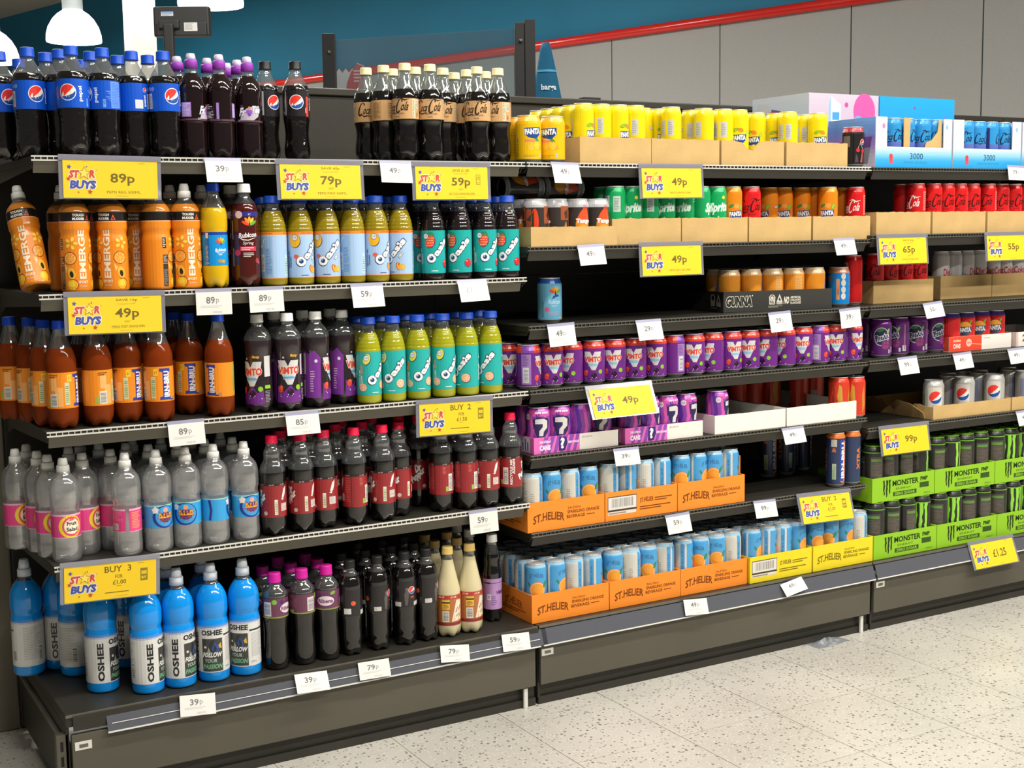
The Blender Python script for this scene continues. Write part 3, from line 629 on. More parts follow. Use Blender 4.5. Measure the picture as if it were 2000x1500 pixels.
bottle('irn', [(0, 24), (4, 28), (14, 31.5), (42, 32.2), (126, 32.1), (140, 32.3), (152, 31.2), (166, 27.2), (180, 22.2), (194, 18), (206, 15), (214, 13.4), (220, 13)],
       'amber_drink', 176, ('cap_blue', 14.8, 216, 235), a)
# --- dark fruit fizz, printed film with a big V
def vim(a, zc, s, lay=2, sub=True):
    a.poly([(-28*s, zc+22*s), (-8*s, zc+22*s), (-1*s, zc+8*s), (6*s, zc+22*s), (27*s, zc+22*s), (23*s, zc-2*s), (8*s, zc-34*s), (-3*s, zc-34*s), (-21*s, zc-4*s)], '#d4d2d0', lay)
    a.text('ViMTO', 0, zc-1*s, 54*s, 17*s, '#d6402a', lay+2.2, bold=.05, edge=('#f0ddd2', .05), arch=-2*s)
    if sub: a.rect(-13*s, zc-22*s, 13*s, zc-14*s, '#8fc0dc', lay+1)
def berries(a, zc, s, lay=3):
    a.disc(-22*s, zc, 7*s, '#e0452c', lay, 9*s); a.disc(-19*s, zc+5*s, 4*s, '#ee6a3c', lay+.5); a.disc(4*s, zc-7*s, 8.5*s, '#2b1230', lay+.2); a.disc(1*s, zc-3*s, 3*s, '#4a2a58', lay+.7)
    a.disc(24*s, zc+4*s, 6.4*s, '#86c42c', lay); R = random.Random(2)
    for i in range(9): a.disc(R.uniform(-25, 28)*s, zc-R.uniform(9, 20)*s, R.uniform(.8, 1.8)*s, '#d9c2e4', lay+.6, n=8)
a = Art(); a.poly([(-32, 20), (32, 20), (30, 58), (16, 46), (4, 62), (-12, 46), (-30, 60)], '#6f2a86', .4); vim(a, 97, 1.02, 1.2); a.text('sparkling', 2, 79, 34, 5, '#4a4048', 3.4, shear=.2); berries(a, 52, .95, 2)
a.text('fizzy', 14, 130, 18, 8, '#eeb03a', 2, bold=.05); a.disc(-12, 126, 2.6, '#cfc6d0', 1); a.disc(-18, 118, 2, '#cfc6d0', 1)
a.rect(34, 84, 52, 132, '#d2d0cc', 1); a.rect(34, 56, 50, 64, '#8cc832', 1); a.lines(34, 24, 50, 52, 8, '#9a949a', 1)
a.poly([(-96, 24), (-36, 24), (-34, 120), (-50, 138), (-66, 128), (-84, 140), (-96, 126)], '#7c3398', .6); a.rect(-92, 80, -76, 130, '#e0dada', 1.2); a.bars(-92, 28, -78, 66, 1.2, '#dcd8d6', '#77707a', False, 11); a.lines(-62, 38, -50, 90, 9, '#c6a6d2', 1.2, 4); a.disc(-46, 112, 4, '#e4dce8', 1.2)
bottle('vimb', [(0, 24), (4, 28), (14, 31.4), (36, 32), (66, 31.2), (100, 30), (128, 30.6), (150, 32.2), (164, 32.3), (176, 30.4), (187, 25.4), (195, 19), (201, 14.2), (210, 13.2)],
       'vimto_drink', 168, ('cap_white', 14.8, 209, 228), a)
# --- flavoured water
def water(kind, deco, h=228.5):
    a = Art(); c = C2(31.1); deco(a, c)
    bottle(kind, [(0, 26), (3, 29), (9, 31), (26, 31.4), (36, 30.9), (54, 31.1), (107, 31.1), (113, 29.8), (119, 30.2), (127, 32.2), (146, 32.4), (162, 31.8), (176, 28.6), (186, 22.4), (192, 16.5), (198, 14.6)],
           'water_bottle', 300, ('cap_white', 14.2, 195, h, 212), a, petal=False, clear='water_bottle')
def w_pink(a, c):
    a.rect(-c, 55, c, 107, '#e23f86', 0); a.rect(-c, 103, c, 107, '#e9b2c2', .4); a.rect(-c, 55, c, 56.5, '#e9b2c2', .4)
    a.disc(2, 80, 27, '#f0d21e', 1, 25); a.disc(4, 80, 21, '#e2476c', 1.5, 22); a.disc(5, 80, 18, '#f3d9a4', 2, 18); a.disc(5, 80, 16.5, '#f6ead0', 2.4, 16)
    a.text('Fruit', 5, 87, 23, 9, '#2a2320', 3, bold=.03); a.text('Salad', 5, 74, 26, 9, '#2a2320', 3, bold=.03); a.stroke([(-10, 66), (4, 62), (20, 67)], 2, '#e2476c', 3); a.poly([(-2, 92), (4, 103), (12, 94)], '#e2476c', 2.8)
    a.bars(60, 60, 80, 74, 1, '#dcd4d2', '#8f7f80'); a.lines(62, 80, 92, 102, 7, '#f07aa0', 1, 2); a.lines(-92, 62, -66, 100, 11, '#f0a05a', 1, 3)
def w_blue(a, c):
    a.rect(-c, 55, c, 107, '#2f9fdc', 0); a.rect(-c, 104, c, 107, '#8fd0c8', .4); a.disc(2, 80, 29, '#1b2f8f', 1, 26); a.disc(4, 81, 24, '#2f9fdc', 1.4, 23)
    for i in range(12): a.poly([(4+10*math.cos(i*.52), 80+8*math.sin(i*.52)), (4+24*math.cos(i*.52+.26), 80+18*math.sin(i*.52+.26)), (4+10*math.cos(i*.52+.52), 80+8*math.sin(i*.52+.52))], '#b03a2a', 2)
    a.disc(4, 79, 15, '#5a2a6a', 2.4, 12); a.rect(-12, 77, 20, 88, '#f0a52a', 3); a.stroke([(-10, 80), (-6, 86), (-2, 80), (2, 86), (6, 80), (10, 86), (14, 80), (18, 85)], 1.8, '#6a2a1a', 3.6); a.disc(4, 95, 6, '#e8a08a', 3); a.star(-20, 96, 9, '#e8dcd8', 3, .7)
    a.bars(60, 62, 84, 74, 1, '#cfdbe0', '#8a949c'); a.lines(62, 82, 88, 100, 5, '#63b8d0', 1, 4); a.stroke([(-70, 57), (-66, 80), (-70, 104)], 6, '#1b2f8f', 1)
water('wpink', w_pink); water('wblue', w_blue)
# --- dark cherry cola, red label
a = Art(); c = C2(30.4); a.rect(-c, 46, c, 126, '#942226', 0); a.rect(-c, 121, c, 126, '#2a1614', .5)
for k in range(-3, 4): a.text('£1.09', k*26+8, 123.4, 11, 3, '#d8d0c8', 1.4, shear=.2)
a.text('Dr', 2, 104, 17, 20, '#eae4de', 3, rot=28, shear=.3, bold=.06, edge=('#2a1412', .04)); a.text('Pepper', 2, 83, 46, 21, '#eae4de', 3, rot=42, shear=.3, bold=.06, edge=('#2a1412', .04)); a.disc(18, 56, 5, '#c9b8a8', 2)
a.poly([(-92, 52), (-92, 122), (-78, 96), (-92, 84)], '#e4ded8', 1) if 0 else None
a.bars(-60, 54, -46, 98, 1, '#dadad2', '#77756f', False, 10); a.rect(-68, 54, -61, 66, '#93b83e', 1); a.text('RECYCLE ME', -38, 86, 66, 6, '#eae4de', 2, rot=90, bold=.04); a.text('AGAIN', -31, 100, 40, 6, '#eae4de', 2, rot=90, bold=.05); a.lines(-76, 98, -66, 118, 6, '#c8605a', 1)
a.poly([(58, 92), (64, 112), (72, 118), (70, 104), (66, 94)], '#e6e0da', 1.4); a.poly([(56, 88), (66, 96), (62, 86)], '#e6e0da', 1.4); a.bars(40, 52, 48, 88, 1, '#dcdcc8', '#8a9a4a', False, 7); a.rect(56, 60, 74, 78, '#d8d4cc', 1); a.lines(57, 61, 73, 77, 5, '#b09a94', 1.6); a.lines(78, 58, 94, 118, 14, '#c04a48', 1, 6)
bottle('drp', [(0, 21), (4, 26), (16, 29.6), (42, 30.4), (128, 30.4), (142, 30.6), (156, 30), (168, 26.6), (177, 21.6), (184, 19.6), (194, 20), (202, 18.6), (209, 15), (214, 13.3), (220, 13)],
       'cola_smooth', 150, ('cap_redpink', 14.4, 218, 237), a)
# --- blue sports drink, white label
a = Art(); c = C2(36.4); a.rect(-c, 24, c, 134, '#dcdcd8', 0); a.rect(-c, 130, c, 134, '#6a8fd0', .5); a.rect(-c, 127.5, c, 128.5, '#6a8fd0', .5)
a.text('OSHEE', -22, 73, 88, 14.5, '#17181a', 2, rot=90, bold=.04); a.text('OSHEE', 22, 118, 50, 13, '#17181a', 2, bold=.04)
a.rect(-2, 26, 46, 104, '#3a3a36', 1); a.disc(24, 86, 9, '#20242a', 1.6, 14); a.poly([(20, 80), (28, 98), (38, 84), (34, 60)], '#2c4a8a', 1.8); a.poly([(32, 82), (42, 94), (44, 80)], '#d8b43a', 2); a.disc(6, 84, 3, '#d8d8d4', 2); a.poly([(6, 60), (14, 84), (20, 66)], '#9aa09a', 2)
a.text('FOLLOW', 22, 66, 44, 12, '#e8e8e2', 3, shear=.2, bold=.04, edge=('#222', .04)); a.text('YOUR', 18, 52, 30, 9, '#9ab8a4', 3, shear=.2, bold=.04); a.text('PASSION', 22, 38, 44, 11, '#6fae86', 3, shear=.2, bold=.04)
a.rect(50, 108, 96, 112, '#2a2a2c', 1); a.lines(54, 46, 92, 104, 18, '#b2b2b0', 1, 3); a.bars(92, 34, 104, 64, 1, '#e2e2dc', '#3a3a3a', True, 8); a.text('0.75 L', 60, 34, 14, 4, '#3a3a3a', 2); a.lines(-106, 40, -56, 120, 20, '#bcbcb8', 1, 5); a.bars(-72, 34, -60, 74, 1.5, '#e2e2dc', '#444', False, 8)
bottle('oshee', [(0, 32), (3, 35.2), (9, 36.2), (135, 36.3), (142, 35.2), (148, 33.8), (154, 34.8), (162, 36.4), (188, 36.4), (204, 33), (217, 26.5), (227, 19), (234, 15.4), (240, 14.8)],
       'blue_sport_drink', 226, ('cap_clear', 16.2, 236, 276, 254), a, petal=False)
# --- blackcurrant drink, magenta cap
a = Art(); c = C2(30.4); a.rect(-c, 127, c, 174, '#6a3550', 0); a.rect(-c, 127, c, 130, '#8f9a3a', .5)
a.disc(0, 150, 24, '#5a2a62', 1, 16); a.disc(0, 149, 21, '#e2d4dc', 1.6, 12); a.text('Ribena', 0, 149, 36, 10, '#7a2a5a', 2.4, bold=.03); a.disc(18, 168, 7, '#7fae3a', 2, 4, rot=20); a.disc(-16, 165, 5, '#4a1a5a', 2); a.disc(-24, 160, 5, '#6a2a7a', 2.2)
a.bars(-62, 132, -42, 166, 1, '#d8d4d2', '#6a6468', False, 10); a.disc(-34, 166, 6, '#7fb83a', 1.4); a.rect(60, 128, 94, 136, '#86b83a', 1); a.rect(44, 134, 58, 150, '#c8ccb8', 1); a.lines(60, 140, 92, 172, 9, '#c06a8a', 1, 3); a.rect(40, 128, 46, 172, '#8a3a8a', .8)
bottle('rib', [(0, 25), (5, 29), (24, 30), (52, 28.4), (84, 26.8), (112, 28.6), (125, 30.3), (176, 30.3), (184, 28.8), (194, 22.4), (202, 16), (209, 14)],
       'cola_smooth', 170, ('cap_magenta', 15.2, 208, 231), a, petal=False)
# --- cloudy ginger drink, red and gold label
a = Art(); c = C2(31.5); a.rect(-c, 32, c, 111, '#b06a34', 0); a.rect(-c, 101, c, 111, '#b8342a', .5); a.rect(-c, 32, c, 40, '#8a2626', .5)
for k in range(-2, 3): a.text('£1.09', k*32, 106, 16, 5, '#ecdcc8', 1.4, shear=.2, bold=.03)
a.poly([(-6, 42), (24, 44), (26, 96), (8, 98), (2, 74)], '#e8dcc4', 1); a.stroke([(6, 66), (12, 78), (16, 68), (22, 82)], 3, '#a0522a', 2); a.stroke([(8, 54), (14, 62), (18, 54), (23, 64)], 2.4, '#a0522a', 2); a.rect(-30, 74, -10, 99, '#e8b832', 1); a.rect(-30, 90, -10, 94, '#3a2a18', 1.6); a.lines(-28, 76, -12, 88, 4, '#8a5a1a', 1.6)
a.bars(-30, 42, -12, 70, 1, '#dcd8cc', '#6a6660', False, 8); a.lines(40, 46, 80, 96, 10, '#d8a06a', 1); R = random.Random(5)
for i in range(14): a.disc(R.uniform(2, 26), R.uniform(42, 58), 1.4, '#c88a3a', 2, n=7)
bottle('ginger', [(0, 24), (4, 28), (12, 31), (30, 31.5), (112, 31.5), (124, 30), (144, 25.6), (166, 20.6), (188, 16), (204, 13.6), (214, 13.2)],
       'cloudy_drink', 196, ('cap_tan', 14.4, 212, 231), a)
# --- slim dark bottle with lilac label
a = Art(); c = C2(24.8); a.rect(-c, 35, c, 117, '#b98fc6', 0); a.rect(-c, 105, c, 107, '#7a5a8a', .5); a.text('VIMTO', 0, 80, 34, 10, '#5a2a6a', 2, bold=.04); a.lines(-30, 46, -14, 72, 5, '#8a62a0', 1); a.rect(-42, 60, -30, 76, '#e4dce6', 1); a.text('N', -36, 68, 6, 8, '#5a2a6a', 2, rot=90); a.rect(-50, 104, -32, 108, '#3a2a3e', 1); a.bars(44, 50, 58, 90, 1, vert=False)
bottle('purple', [(0, 20), (4, 23), (12, 24.6), (118, 24.8), (128, 25), (142, 23), (156, 21.4), (170, 22.6), (182, 20.6), (194, 16), (204, 13.6), (214, 13)],
       'cola_smooth', 180, ('cap_white', 14.2, 213, 234), a)

# --- cans
def base(r, h, col, top=None, tz=0, bot='#b8b8b4'):
    a = Art(); c = C2(r); a.rect(-c, 9, c, h-2, col, 0); a.rect(-c, 0, c, 9, bot, 0)
    if top: a.rect(-c, h-2-tz, c, h-2, top, .5)
    return a, c
def fanta_name(a, cx, cy, w, lay=3, blue='#234a92', fg='#eef0f2', n='FANTA'):
    a.poly([(cx-w*.52, cy-w*.10), (cx-w*.5, cy+w*.2), (cx+w*.52, cy+w*.24), (cx+w*.54, cy-w*.12), (cx+w*.2, cy-w*.44), (cx-w*.3, cy-w*.34)], blue, lay-1.2)
    a.text(n, cx, cy, w, w*.34, fg, lay, rot=3, bold=.07, edge=('#1c2f5c', .06))
def leaf(a, cx, cy, s, col='#7fb52c', rot=20, lay=3, edge='#2a4a2a'):
    a.disc(cx, cy, s*1.08, edge, lay-.3, s*.5, rot=rot); a.disc(cx, cy, s, col, lay, s*.42, rot=rot)
# yellow-orange can
a, c = base(33, 119, '#efbd12'); a.rect(-c, 103, c, 117, '#ecb43a', .5); fanta_name(a, 0, 78, 44); leaf(a, 12, 56, 7, '#2f9a4a', -40); a.rect(-22, 52, 14, 58, '#ee8a6a', 1.5)
citrus(a, -6, 42, 10, 2, '#f0a01e', '#f6d44a', '#f2b21e'); citrus(a, 12, 44, 11, 3.2, '#f0a01e', '#f6d84a', '#f4be2a'); a.disc(22, 38, 6, '#f2a02a', 2); a.lines(-26, 14, 20, 20, 2, '#c08f1a', 1); a.rect(20, 13, 26, 24, '#b9bfc4', 1)
a.text('RECYCLE ME', -44, 38, 44, 5, '#4a3a10', 2, rot=90); a.bars(-64, 50, -54, 96, 1, '#c9c6ba', '#8a8676', False, 12); a.lines(60, 20, 90, 90, 18, '#c99a1a', 1, 4)
can('fan', 33, 119, a)
# lemon can
a, c = base(28.5, 152.5, '#ecd60e'); a.rect(-c, 142, c, 150.5, '#f1de3a', .5); fanta_name(a, 0, 74, 40); leaf(a, -12, 96, 9, '#8fc22e', 20); a.disc(4, 95, 9, '#ee8a2a', 2, 6, rot=-20); leaf(a, 24, 88, 7, '#b9d84a', 70); citrus(a, 4, 52, 9, 2, '#e8c01e', '#f6ec8a', '#f2d62a')
a.rect(70, 74, 88, 116, '#c9c8c0', 1); a.lines(72, 78, 86, 112, 7, '#9c9fa6', 1.5, 3); a.rect(-84, 74, -66, 116, '#c9c8c0', 1); a.lines(-82, 78, -68, 112, 7, '#9c9fa6', 1.5, 3); a.text('FANTA', 52, 98, 15, 7, '#eef0f2', 2, bold=.06, edge=('#222', .08)); a.lines(66, 64, 86, 67, 1, '#8a7a1a', 1)
can('lemon', 28.5, 152.5, a)
# dark can with an orange fruit
a, c = base(33, 119, '#3a332f', '#b9b9bb', 20); a.disc(4, 50, 21, '#e08a26', 1, 30, n=26); a.poly([(-14, 66), (-6, 82), (6, 96), (18, 92), (25, 66)], '#e0532a', 1.6); a.disc(4, 38, 17, '#eba22e', 2, 14)
for k in range(5): a.poly([(4+k*3, 90), (5+k*3, 104+k % 2*4), (7+k*3, 90)], '#c9502a', 2)
a.text('Tango', 6, 60, 44, 15, '#efece6', 4, bold=.05, edge=('#e0532a', .03)); a.rect(56, 64, 84, 100, '#a0522e', 1); a.poly([(66, 84), (78, 92), (80, 70), (70, 66)], '#4a342c', 1.5); a.rect(86, 14, 102, 92, '#9a5030', 1); a.poly([(90, 40), (102, 52), (100, 30)], '#4a342c', 1.5); a.poly([(88, 66), (102, 80), (100, 60)], '#4a342c', 1.5); a.poly([(66, 44), (70, 58), (74, 60), (76, 44)], '#c07a3a', 1); a.rect(60, 28, 76, 36, '#c9b45a', 1); a.rect(-70, 56, -44, 100, '#a0522e', 1); a.poly([(-62, 76), (-50, 90), (-46, 64)], '#4a342c', 1.5); a.rect(-66, 24, -50, 32, '#c9b45a', 1); a.disc(-96, 60, 10, '#e0461e', 1, 34)
can('tango', 33, 119, a)
# green can
a, c = base(28.5, 153, '#12a25a'); a.rect(-c, 144, c, 151, '#3fb87a', .5); a.text('Sprite', 0, 92, 60, 34, '#dff0e4', 2, rot=4, shear=.25, bold=.05); a.disc(12, 122, 5, '#f0e63a', 2); a.rect(-6, 50, -2, 70, '#c9e6a0', 1)
a.rect(62, 86, 84, 128, '#c4cfc8', 1); a.lines(64, 90, 82, 124, 8, '#7f8f88', 1.5); a.lines(60, 56, 88, 78, 6, '#8fd0ac', 1, 3); a.lines(40, 108, 54, 134, 4, '#8fd0ac', 1, 6); a.rect(-84, 84, -64, 126, '#c4cfc8', 1); a.lines(-82, 88, -66, 122, 8, '#7f8f88', 1.5)
can('sprite', 28.5, 153, a)
# orange can
a, c = base(28.5, 153, '#e88412'); a.rect(-c, 144, c, 151, '#f0a23a', .5); fanta_name(a, 0, 76, 40); leaf(a, -14, 98, 8, '#3f8f3a', 30); leaf(a, 18, 96, 9, '#8fc83a', 60); a.disc(2, 98, 9, '#f0a04a', 2, 7); a.rect(68, 72, 86, 118, '#c9c3b4', 1); a.lines(70, 76, 84, 114, 8, '#8f949a', 1.5); a.rect(-60, 74, -46, 116, '#8f949a', 1); a.text('FANTA', 48, 96, 14, 7, '#eef0f2', 2, bold=.06, edge=('#222', .08))
can('forange', 28.5, 153, a)
# red cans
def redcola(kind, col, ink, zc):
    a, c = base(28.5, 153, col); a.rect(-c, 145, c, 151, '#d8504a', .5); script_cola(a, 0, zc, 72, ink, 2, 1.25)
    if ink != '#e6dcd8': a.text('ZERO SUGAR', 0, zc-22, 22, 4, '#3a1010', 2)
    a.rect(62, 84, 82, 132, '#e0a49c', 1); a.lines(64, 88, 80, 128, 9, '#d85048', 1.5, 3); a.rect(64, 20, 84, 70, '#d9d2cc', 1); a.lines(66, 24, 82, 66, 9, '#9a9494', 1.5, 4); a.rect(44, 70, 58, 128, '#d8857e', 1); a.lines(46, 74, 56, 124, 8, '#c8302a', 1.5)
    can(kind, 28.5, 153, a)
redcola('coke', '#cf1a1c', '#e6dcd8', 92); redcola('zero', '#d4191a', '#3a0f10', 96)
a, c = base(28.5, 153, '#b9b6b4'); a.rect(-c, 144, c, 151, '#d0cecb', .5); a.text('Diet', -20, 84, 30, 24, '#b5262a', 2, bold=.03); a.text('Coke', 16, 84, 40, 24, '#b5262a', 2, bold=.03); a.stroke([(-38, 66), (0, 60), (38, 68)], [.5, 2, .5], '#b5262a', 2); a.rect(46, 10, 58, 140, '#b88f92', .8); a.rect(-70, 10, -56, 140, '#a9a5a4', .8); a.rect(66, 10, 74, 140, '#8f8a8a', .8)
can('silver', 28.5, 153, a)
# light-blue can with bird of coloured petals
a, c = base(33, 119, '#6fb4d4', '#2a56a8', 13); petals(a, 8, 78, 17); a.poly([(2, 72), (14, 76), (20, 70), (8, 68), (-2, 62)], '#2a4a8a', 5); a.text('Rubicon', 6, 56, 34, 12, '#bfe0ee', 2, shear=.2, bold=.02); a.lines(-4, 42, 18, 48, 2, '#a9d0e4', 1); a.disc(-16, 36, 6.5, '#d8627e', 2); a.lines(-12, 20, 24, 30, 3, '#b8a8cc', 1); a.vlines(-34, 14, -24, 60, 3, '#4a7a5a', 1); a.rect(20, 10, 28, 16, '#d0b46a', 1)
can('rubcan', 33, 119, a)
# orange can with lilac figure-like bottle shape left out: plain text panels
a, c = base(33, 119, '#d98a22', '#d8b48a', 16); a.rect(56, 24, 84, 96, '#d9a463', .8); a.lines(58, 28, 82, 92, 14, '#c58a40', 1.4, 3); a.rect(62, 22, 78, 36, '#d4ccc0', 1.8); a.lines(63, 23, 77, 35, 4, '#a89c90', 2.4); a.rect(-84, 30, -62, 96, '#d9a463', .8); a.lines(-82, 34, -64, 92, 12, '#c58a40', 1.4, 6); a.poly([(22, 30), (34, 26), (40, 48), (36, 88), (26, 84), (18, 52)], '#8a86b0', 1.4); a.poly([(24, 30), (30, 44), (36, 32)], '#c8c4d4', 2)
can('gunna', 33, 119, a)
a, c = base(33, 119, '#1482cc', '#c98f74', 15); a.rect(-4, 22, 6, 84, '#e39a62', 1.2); a.vlines(-1, 36, 4, 66, 2, '#a0402a', 2)
for k in range(4): a.disc(18, 92-k*20, 7.5, '#d9d4cc', 1.4+k*.1, 10)
a.disc(-26, 84, 8, '#7a6a78', 1.3, 12, rot=30); a.text('GUNNA', 56, 60, 70, 18, '#e8e4da', 2, rot=90, bold=.05); a.bars(-80, 24, -62, 64, 1, vert=False)
can('bluecan', 33, 119, a)
# purple V can
a, c = base(33, 117, '#6d2584'); a.rect(-28, 96, c, 113, '#d4402e', .5); a.rect(-c, 96, -62, 113, '#d4402e', .5); a.rect(-62, 96, -28, 115, '#7f46a2', .5)
for k in range(-1, 6): a.text('49p', k*17+3, 104, 10, 5, '#f0c8b8', 1.4, shear=.3)
vim(a, 68, .88, 1.2); berries(a, 30, .9, 2); a.rect(-62, 14, -36, 92, '#9a78b4', .8); a.lines(-60, 62, -40, 90, 7, '#7a4a98', 1.4, 3); a.bars(-58, 18, -42, 58, 1.6, '#d6d2d8', '#8a8490', False, 9); a.rect(62, 14, 84, 92, '#8f68ac', .8); a.lines(64, 18, 82, 88, 12, '#6f3f90', 1.4, 5)
can('vimc', 33, 117, a)
# grape can
a, c = base(33, 121, '#5a2268'); a.rect(-c, 104, c, 119, '#7a3390', .5); a.disc(0, 66, 25, '#b8b4bc', 1, 29); a.disc(0, 66, 22.5, '#262a4c', 1.5, 26); leaf(a, -4, 86, 11, '#2f7a3a', 15, 4); leaf(a, 22, 84, 9, '#7fb06a', 60, 4); a.text('Fanta', 2, 64, 42, 18, '#262a4c', 5, rot=16, bold=.05, edge=('#cfc9cf', .08)); a.disc(14, 40, 14, '#7a2f62', 3); R = random.Random(4)
for i in range(10): a.disc(14+R.uniform(-9, 9), 40+R.uniform(-10, 9), 4, '#8a3f72', 3.6, n=10)
a.rect(24, 14, 30, 26, '#c9c4cc', 1.5); a.rect(40, 20, 46, 100, '#8a5a78', 1); a.rect(36, 16, 48, 34, '#cfcac8', 1.6); a.disc(-48, 40, 6, '#4a9a3a', 1.5); a.ring(-50, 66, 16, 2, '#b8a4c0', 1.2, a0=-80, a1=80); a.text('330ml', -30, 18, 12, 4, '#a58ab0', 1.5); a.bars(70, 30, 88, 70, 1, vert=False)
can('grape', 33, 121, a)
# red strawberry can
a, c = base(33, 121, '#cf2224', '#5a4aa2', 14); a.disc(2, 70, 22, '#e8a63a', 1, 20); fanta_name(a, 0, 64, 44, blue='#34506a'); leaf(a, -14, 88, 8, '#5a9a2e', 30); leaf(a, 20, 90, 7, '#6aae3a', 60); a.rect(-14, 40, 6, 45, '#7ab04a', 4); a.rect(60, 14, 92, 100, '#a8283e', .6); a.rect(50, 94, 62, 100, '#d8b8b8', 1); a.lines(50, 66, 74, 70, 1, '#d88f8f', 1); a.bars(92, 16, 104, 44, 1, vert=False)
can('fredc', 33, 121, a)
# purple mystery can with question mark
a, c = base(33, 119, '#8a3fa4'); R = random.Random(6)
for k in range(10): x = -c+k*21; a.poly([(x, 10), (x+9, 10), (x+24, 60), (x+12, 117), (x+4, 117), (x+13, 58)], '#d357a8' if k % 2 else '#5a2c92', .5+k*.02)
a.rect(-26, 96, 30, 112, '#d357a8', 1); a.text('zero sugar', 4, 104, 40, 7, '#efe2ec', 2, bold=.03, shear=.1); a.disc(-38, 94, 8, '#d9d2da', 2); a.text('Fanta', -38, 94, 11, 4, '#4a2a6a', 3)
a.poly([(-22, 88), (-6, 94), (20, 92), (26, 84), (22, 54), (10, 40), (8, 14), (-6, 14), (-12, 46), (-20, 64)], '#2c2358', 2); a.poly([(-15, 88), (8, 90), (19, 84), (19, 66), (8, 56), (6, 44), (-5, 44), (-4, 58), (5, 68), (5, 76), (-15, 76)], '#d8d4d0', 3.2); a.rect(-4, 28, 6, 38, '#d8d4d0', 3.2)
a.rect(62, 20, 98, 92, '#9a78b4', 1.4); a.lines(64, 44, 96, 90, 9, '#7a4a9a', 2, 3); a.bars(64, 22, 90, 38, 2, '#cfc6d6', '#6a5a78'); a.disc(52, 98, 9, '#d9d2da', 2)
can('quest', 33, 119, a)
# orange-red energy can
a, c = base(31, 125, '#d03a22'); a.poly([(-4, 14), (8, 30), (4, 96), (-4, 104), (-10, 70)], '#c99a3a', 1.2); a.vlines(-26, 24, -18, 96, 2, '#3a1410', 2); a.poly([(30, 14), (42, 40), (36, 100), (28, 70)], '#c9882e', 1.2); a.rect(70, 20, 90, 60, '#d8c8c0', 1)
can('redcan', 31, 125, a)
# silver cola can with globe
a, c = base(33, 119, '#b2b1ac'); a.rect(-22, 10, 24, 98, '#d4cfc4', .8); globe(a, 2, 66, 20, 1.4, None); a.lines(-18, 20, 22, 38, 3, '#a29c8c', 1.4); a.rect(52, 10, 84, 96, '#7f8bb0', .8); a.vlines(54, 14, 82, 92, 6, '#5f70a4', 1.4, 3); a.rect(-42, 16, -34, 76, '#5a8a5a', 1); a.rect(-86, 10, -60, 96, '#8f97b4', .8); a.rect(88, 10, 98, 96, '#b48a78', .8)
can('dpep', 33, 119, a)
# slim sparkling orange can, sky blue
a, c = base(28.5, 152.5, '#4a9fd6'); a.rect(-c, 142, c, 150.5, '#9cc4dc', .5); a.text('ST HELIER', 0, 122, 40, 11, '#2f6fa4', 2, rot=0, bold=.02, arch=5); citrus(a, 2, 84, 22, 2, '#e8872a', '#f4dcae', '#f0a032', 10); a.disc(2, 84, 18.5, '#ee9c2e', 3.2); leaf(a, 24, 98, 9, '#2f8a4a', 60, 4, '#1f5a34'); leaf(a, -22, 98, 6, '#2f8a4a', 120, 1.8, '#1f5a34'); a.rect(-30, 9, 30, 70, '#c9502e', .8)
a.rect(38, 9, c, 142, '#cfccc2', .8); a.rect(-c, 9, -62, 142, '#cfccc2', .8); a.text('St Helier', 66, 126, 24, 6, '#7a766c', 1.6, shear=.2); a.lines(50, 70, 84, 118, 14, '#a8a498', 1.4, 5); a.rect(54, 58, 84, 62, '#4a463e', 1.4); a.lines(-88, 30, -76, 100, 14, '#a8a498', 1.4, 6); leaf(a, 40, 106, 6, '#2f9a5a', 50, 2, '#1f6a44'); a.rect(-50, 9, -44, 142, '#d4cfc4', .8); a.text('ST HELIER', -56, 90, 70, 5, '#2a5a8a', 1.4, rot=90)
can('hel', 28.5, 152.5, a)
# navy and orange tall can
a, c = base(29, 166, '#27385a', '#cf7230', 15); a.rect(4, 18, 17, 146, '#2446a8', 1); a.poly([(17, 16), (26, 28), (26, 140), (17, 144)], '#d8742a', 1.4); a.poly([(4, 18), (26, 22), (16, 10)], '#d8742a', 1.2); a.text('IRN-BRU', 15, 82, 110, 13, '#e9e8e8', 3, rot=90, bold=.05); a.rect(-24, 124, -6, 146, '#b9b9b4', 1); a.poly([(-22, 108), (-8, 108), (-12, 120), (-18, 120)], '#c8683a', 1); a.rect(-20, 24, -8, 72, '#b4c8a8', 1); a.vlines(-19, 26, -9, 70, 3, '#6a8a6a', 1.6); a.rect(62, 14, 84, 142, '#a9aaac', 1); a.lines(64, 60, 82, 138, 14, '#7f8286', 1.6, 4); a.rect(64, 16, 82, 46, '#c9c8c4', 1.6); a.text('XTRA', -50, 82, 70, 14, '#d8742a', 2, rot=90, bold=.05)
can('irnx', 29, 166, a, lid='aluminium')
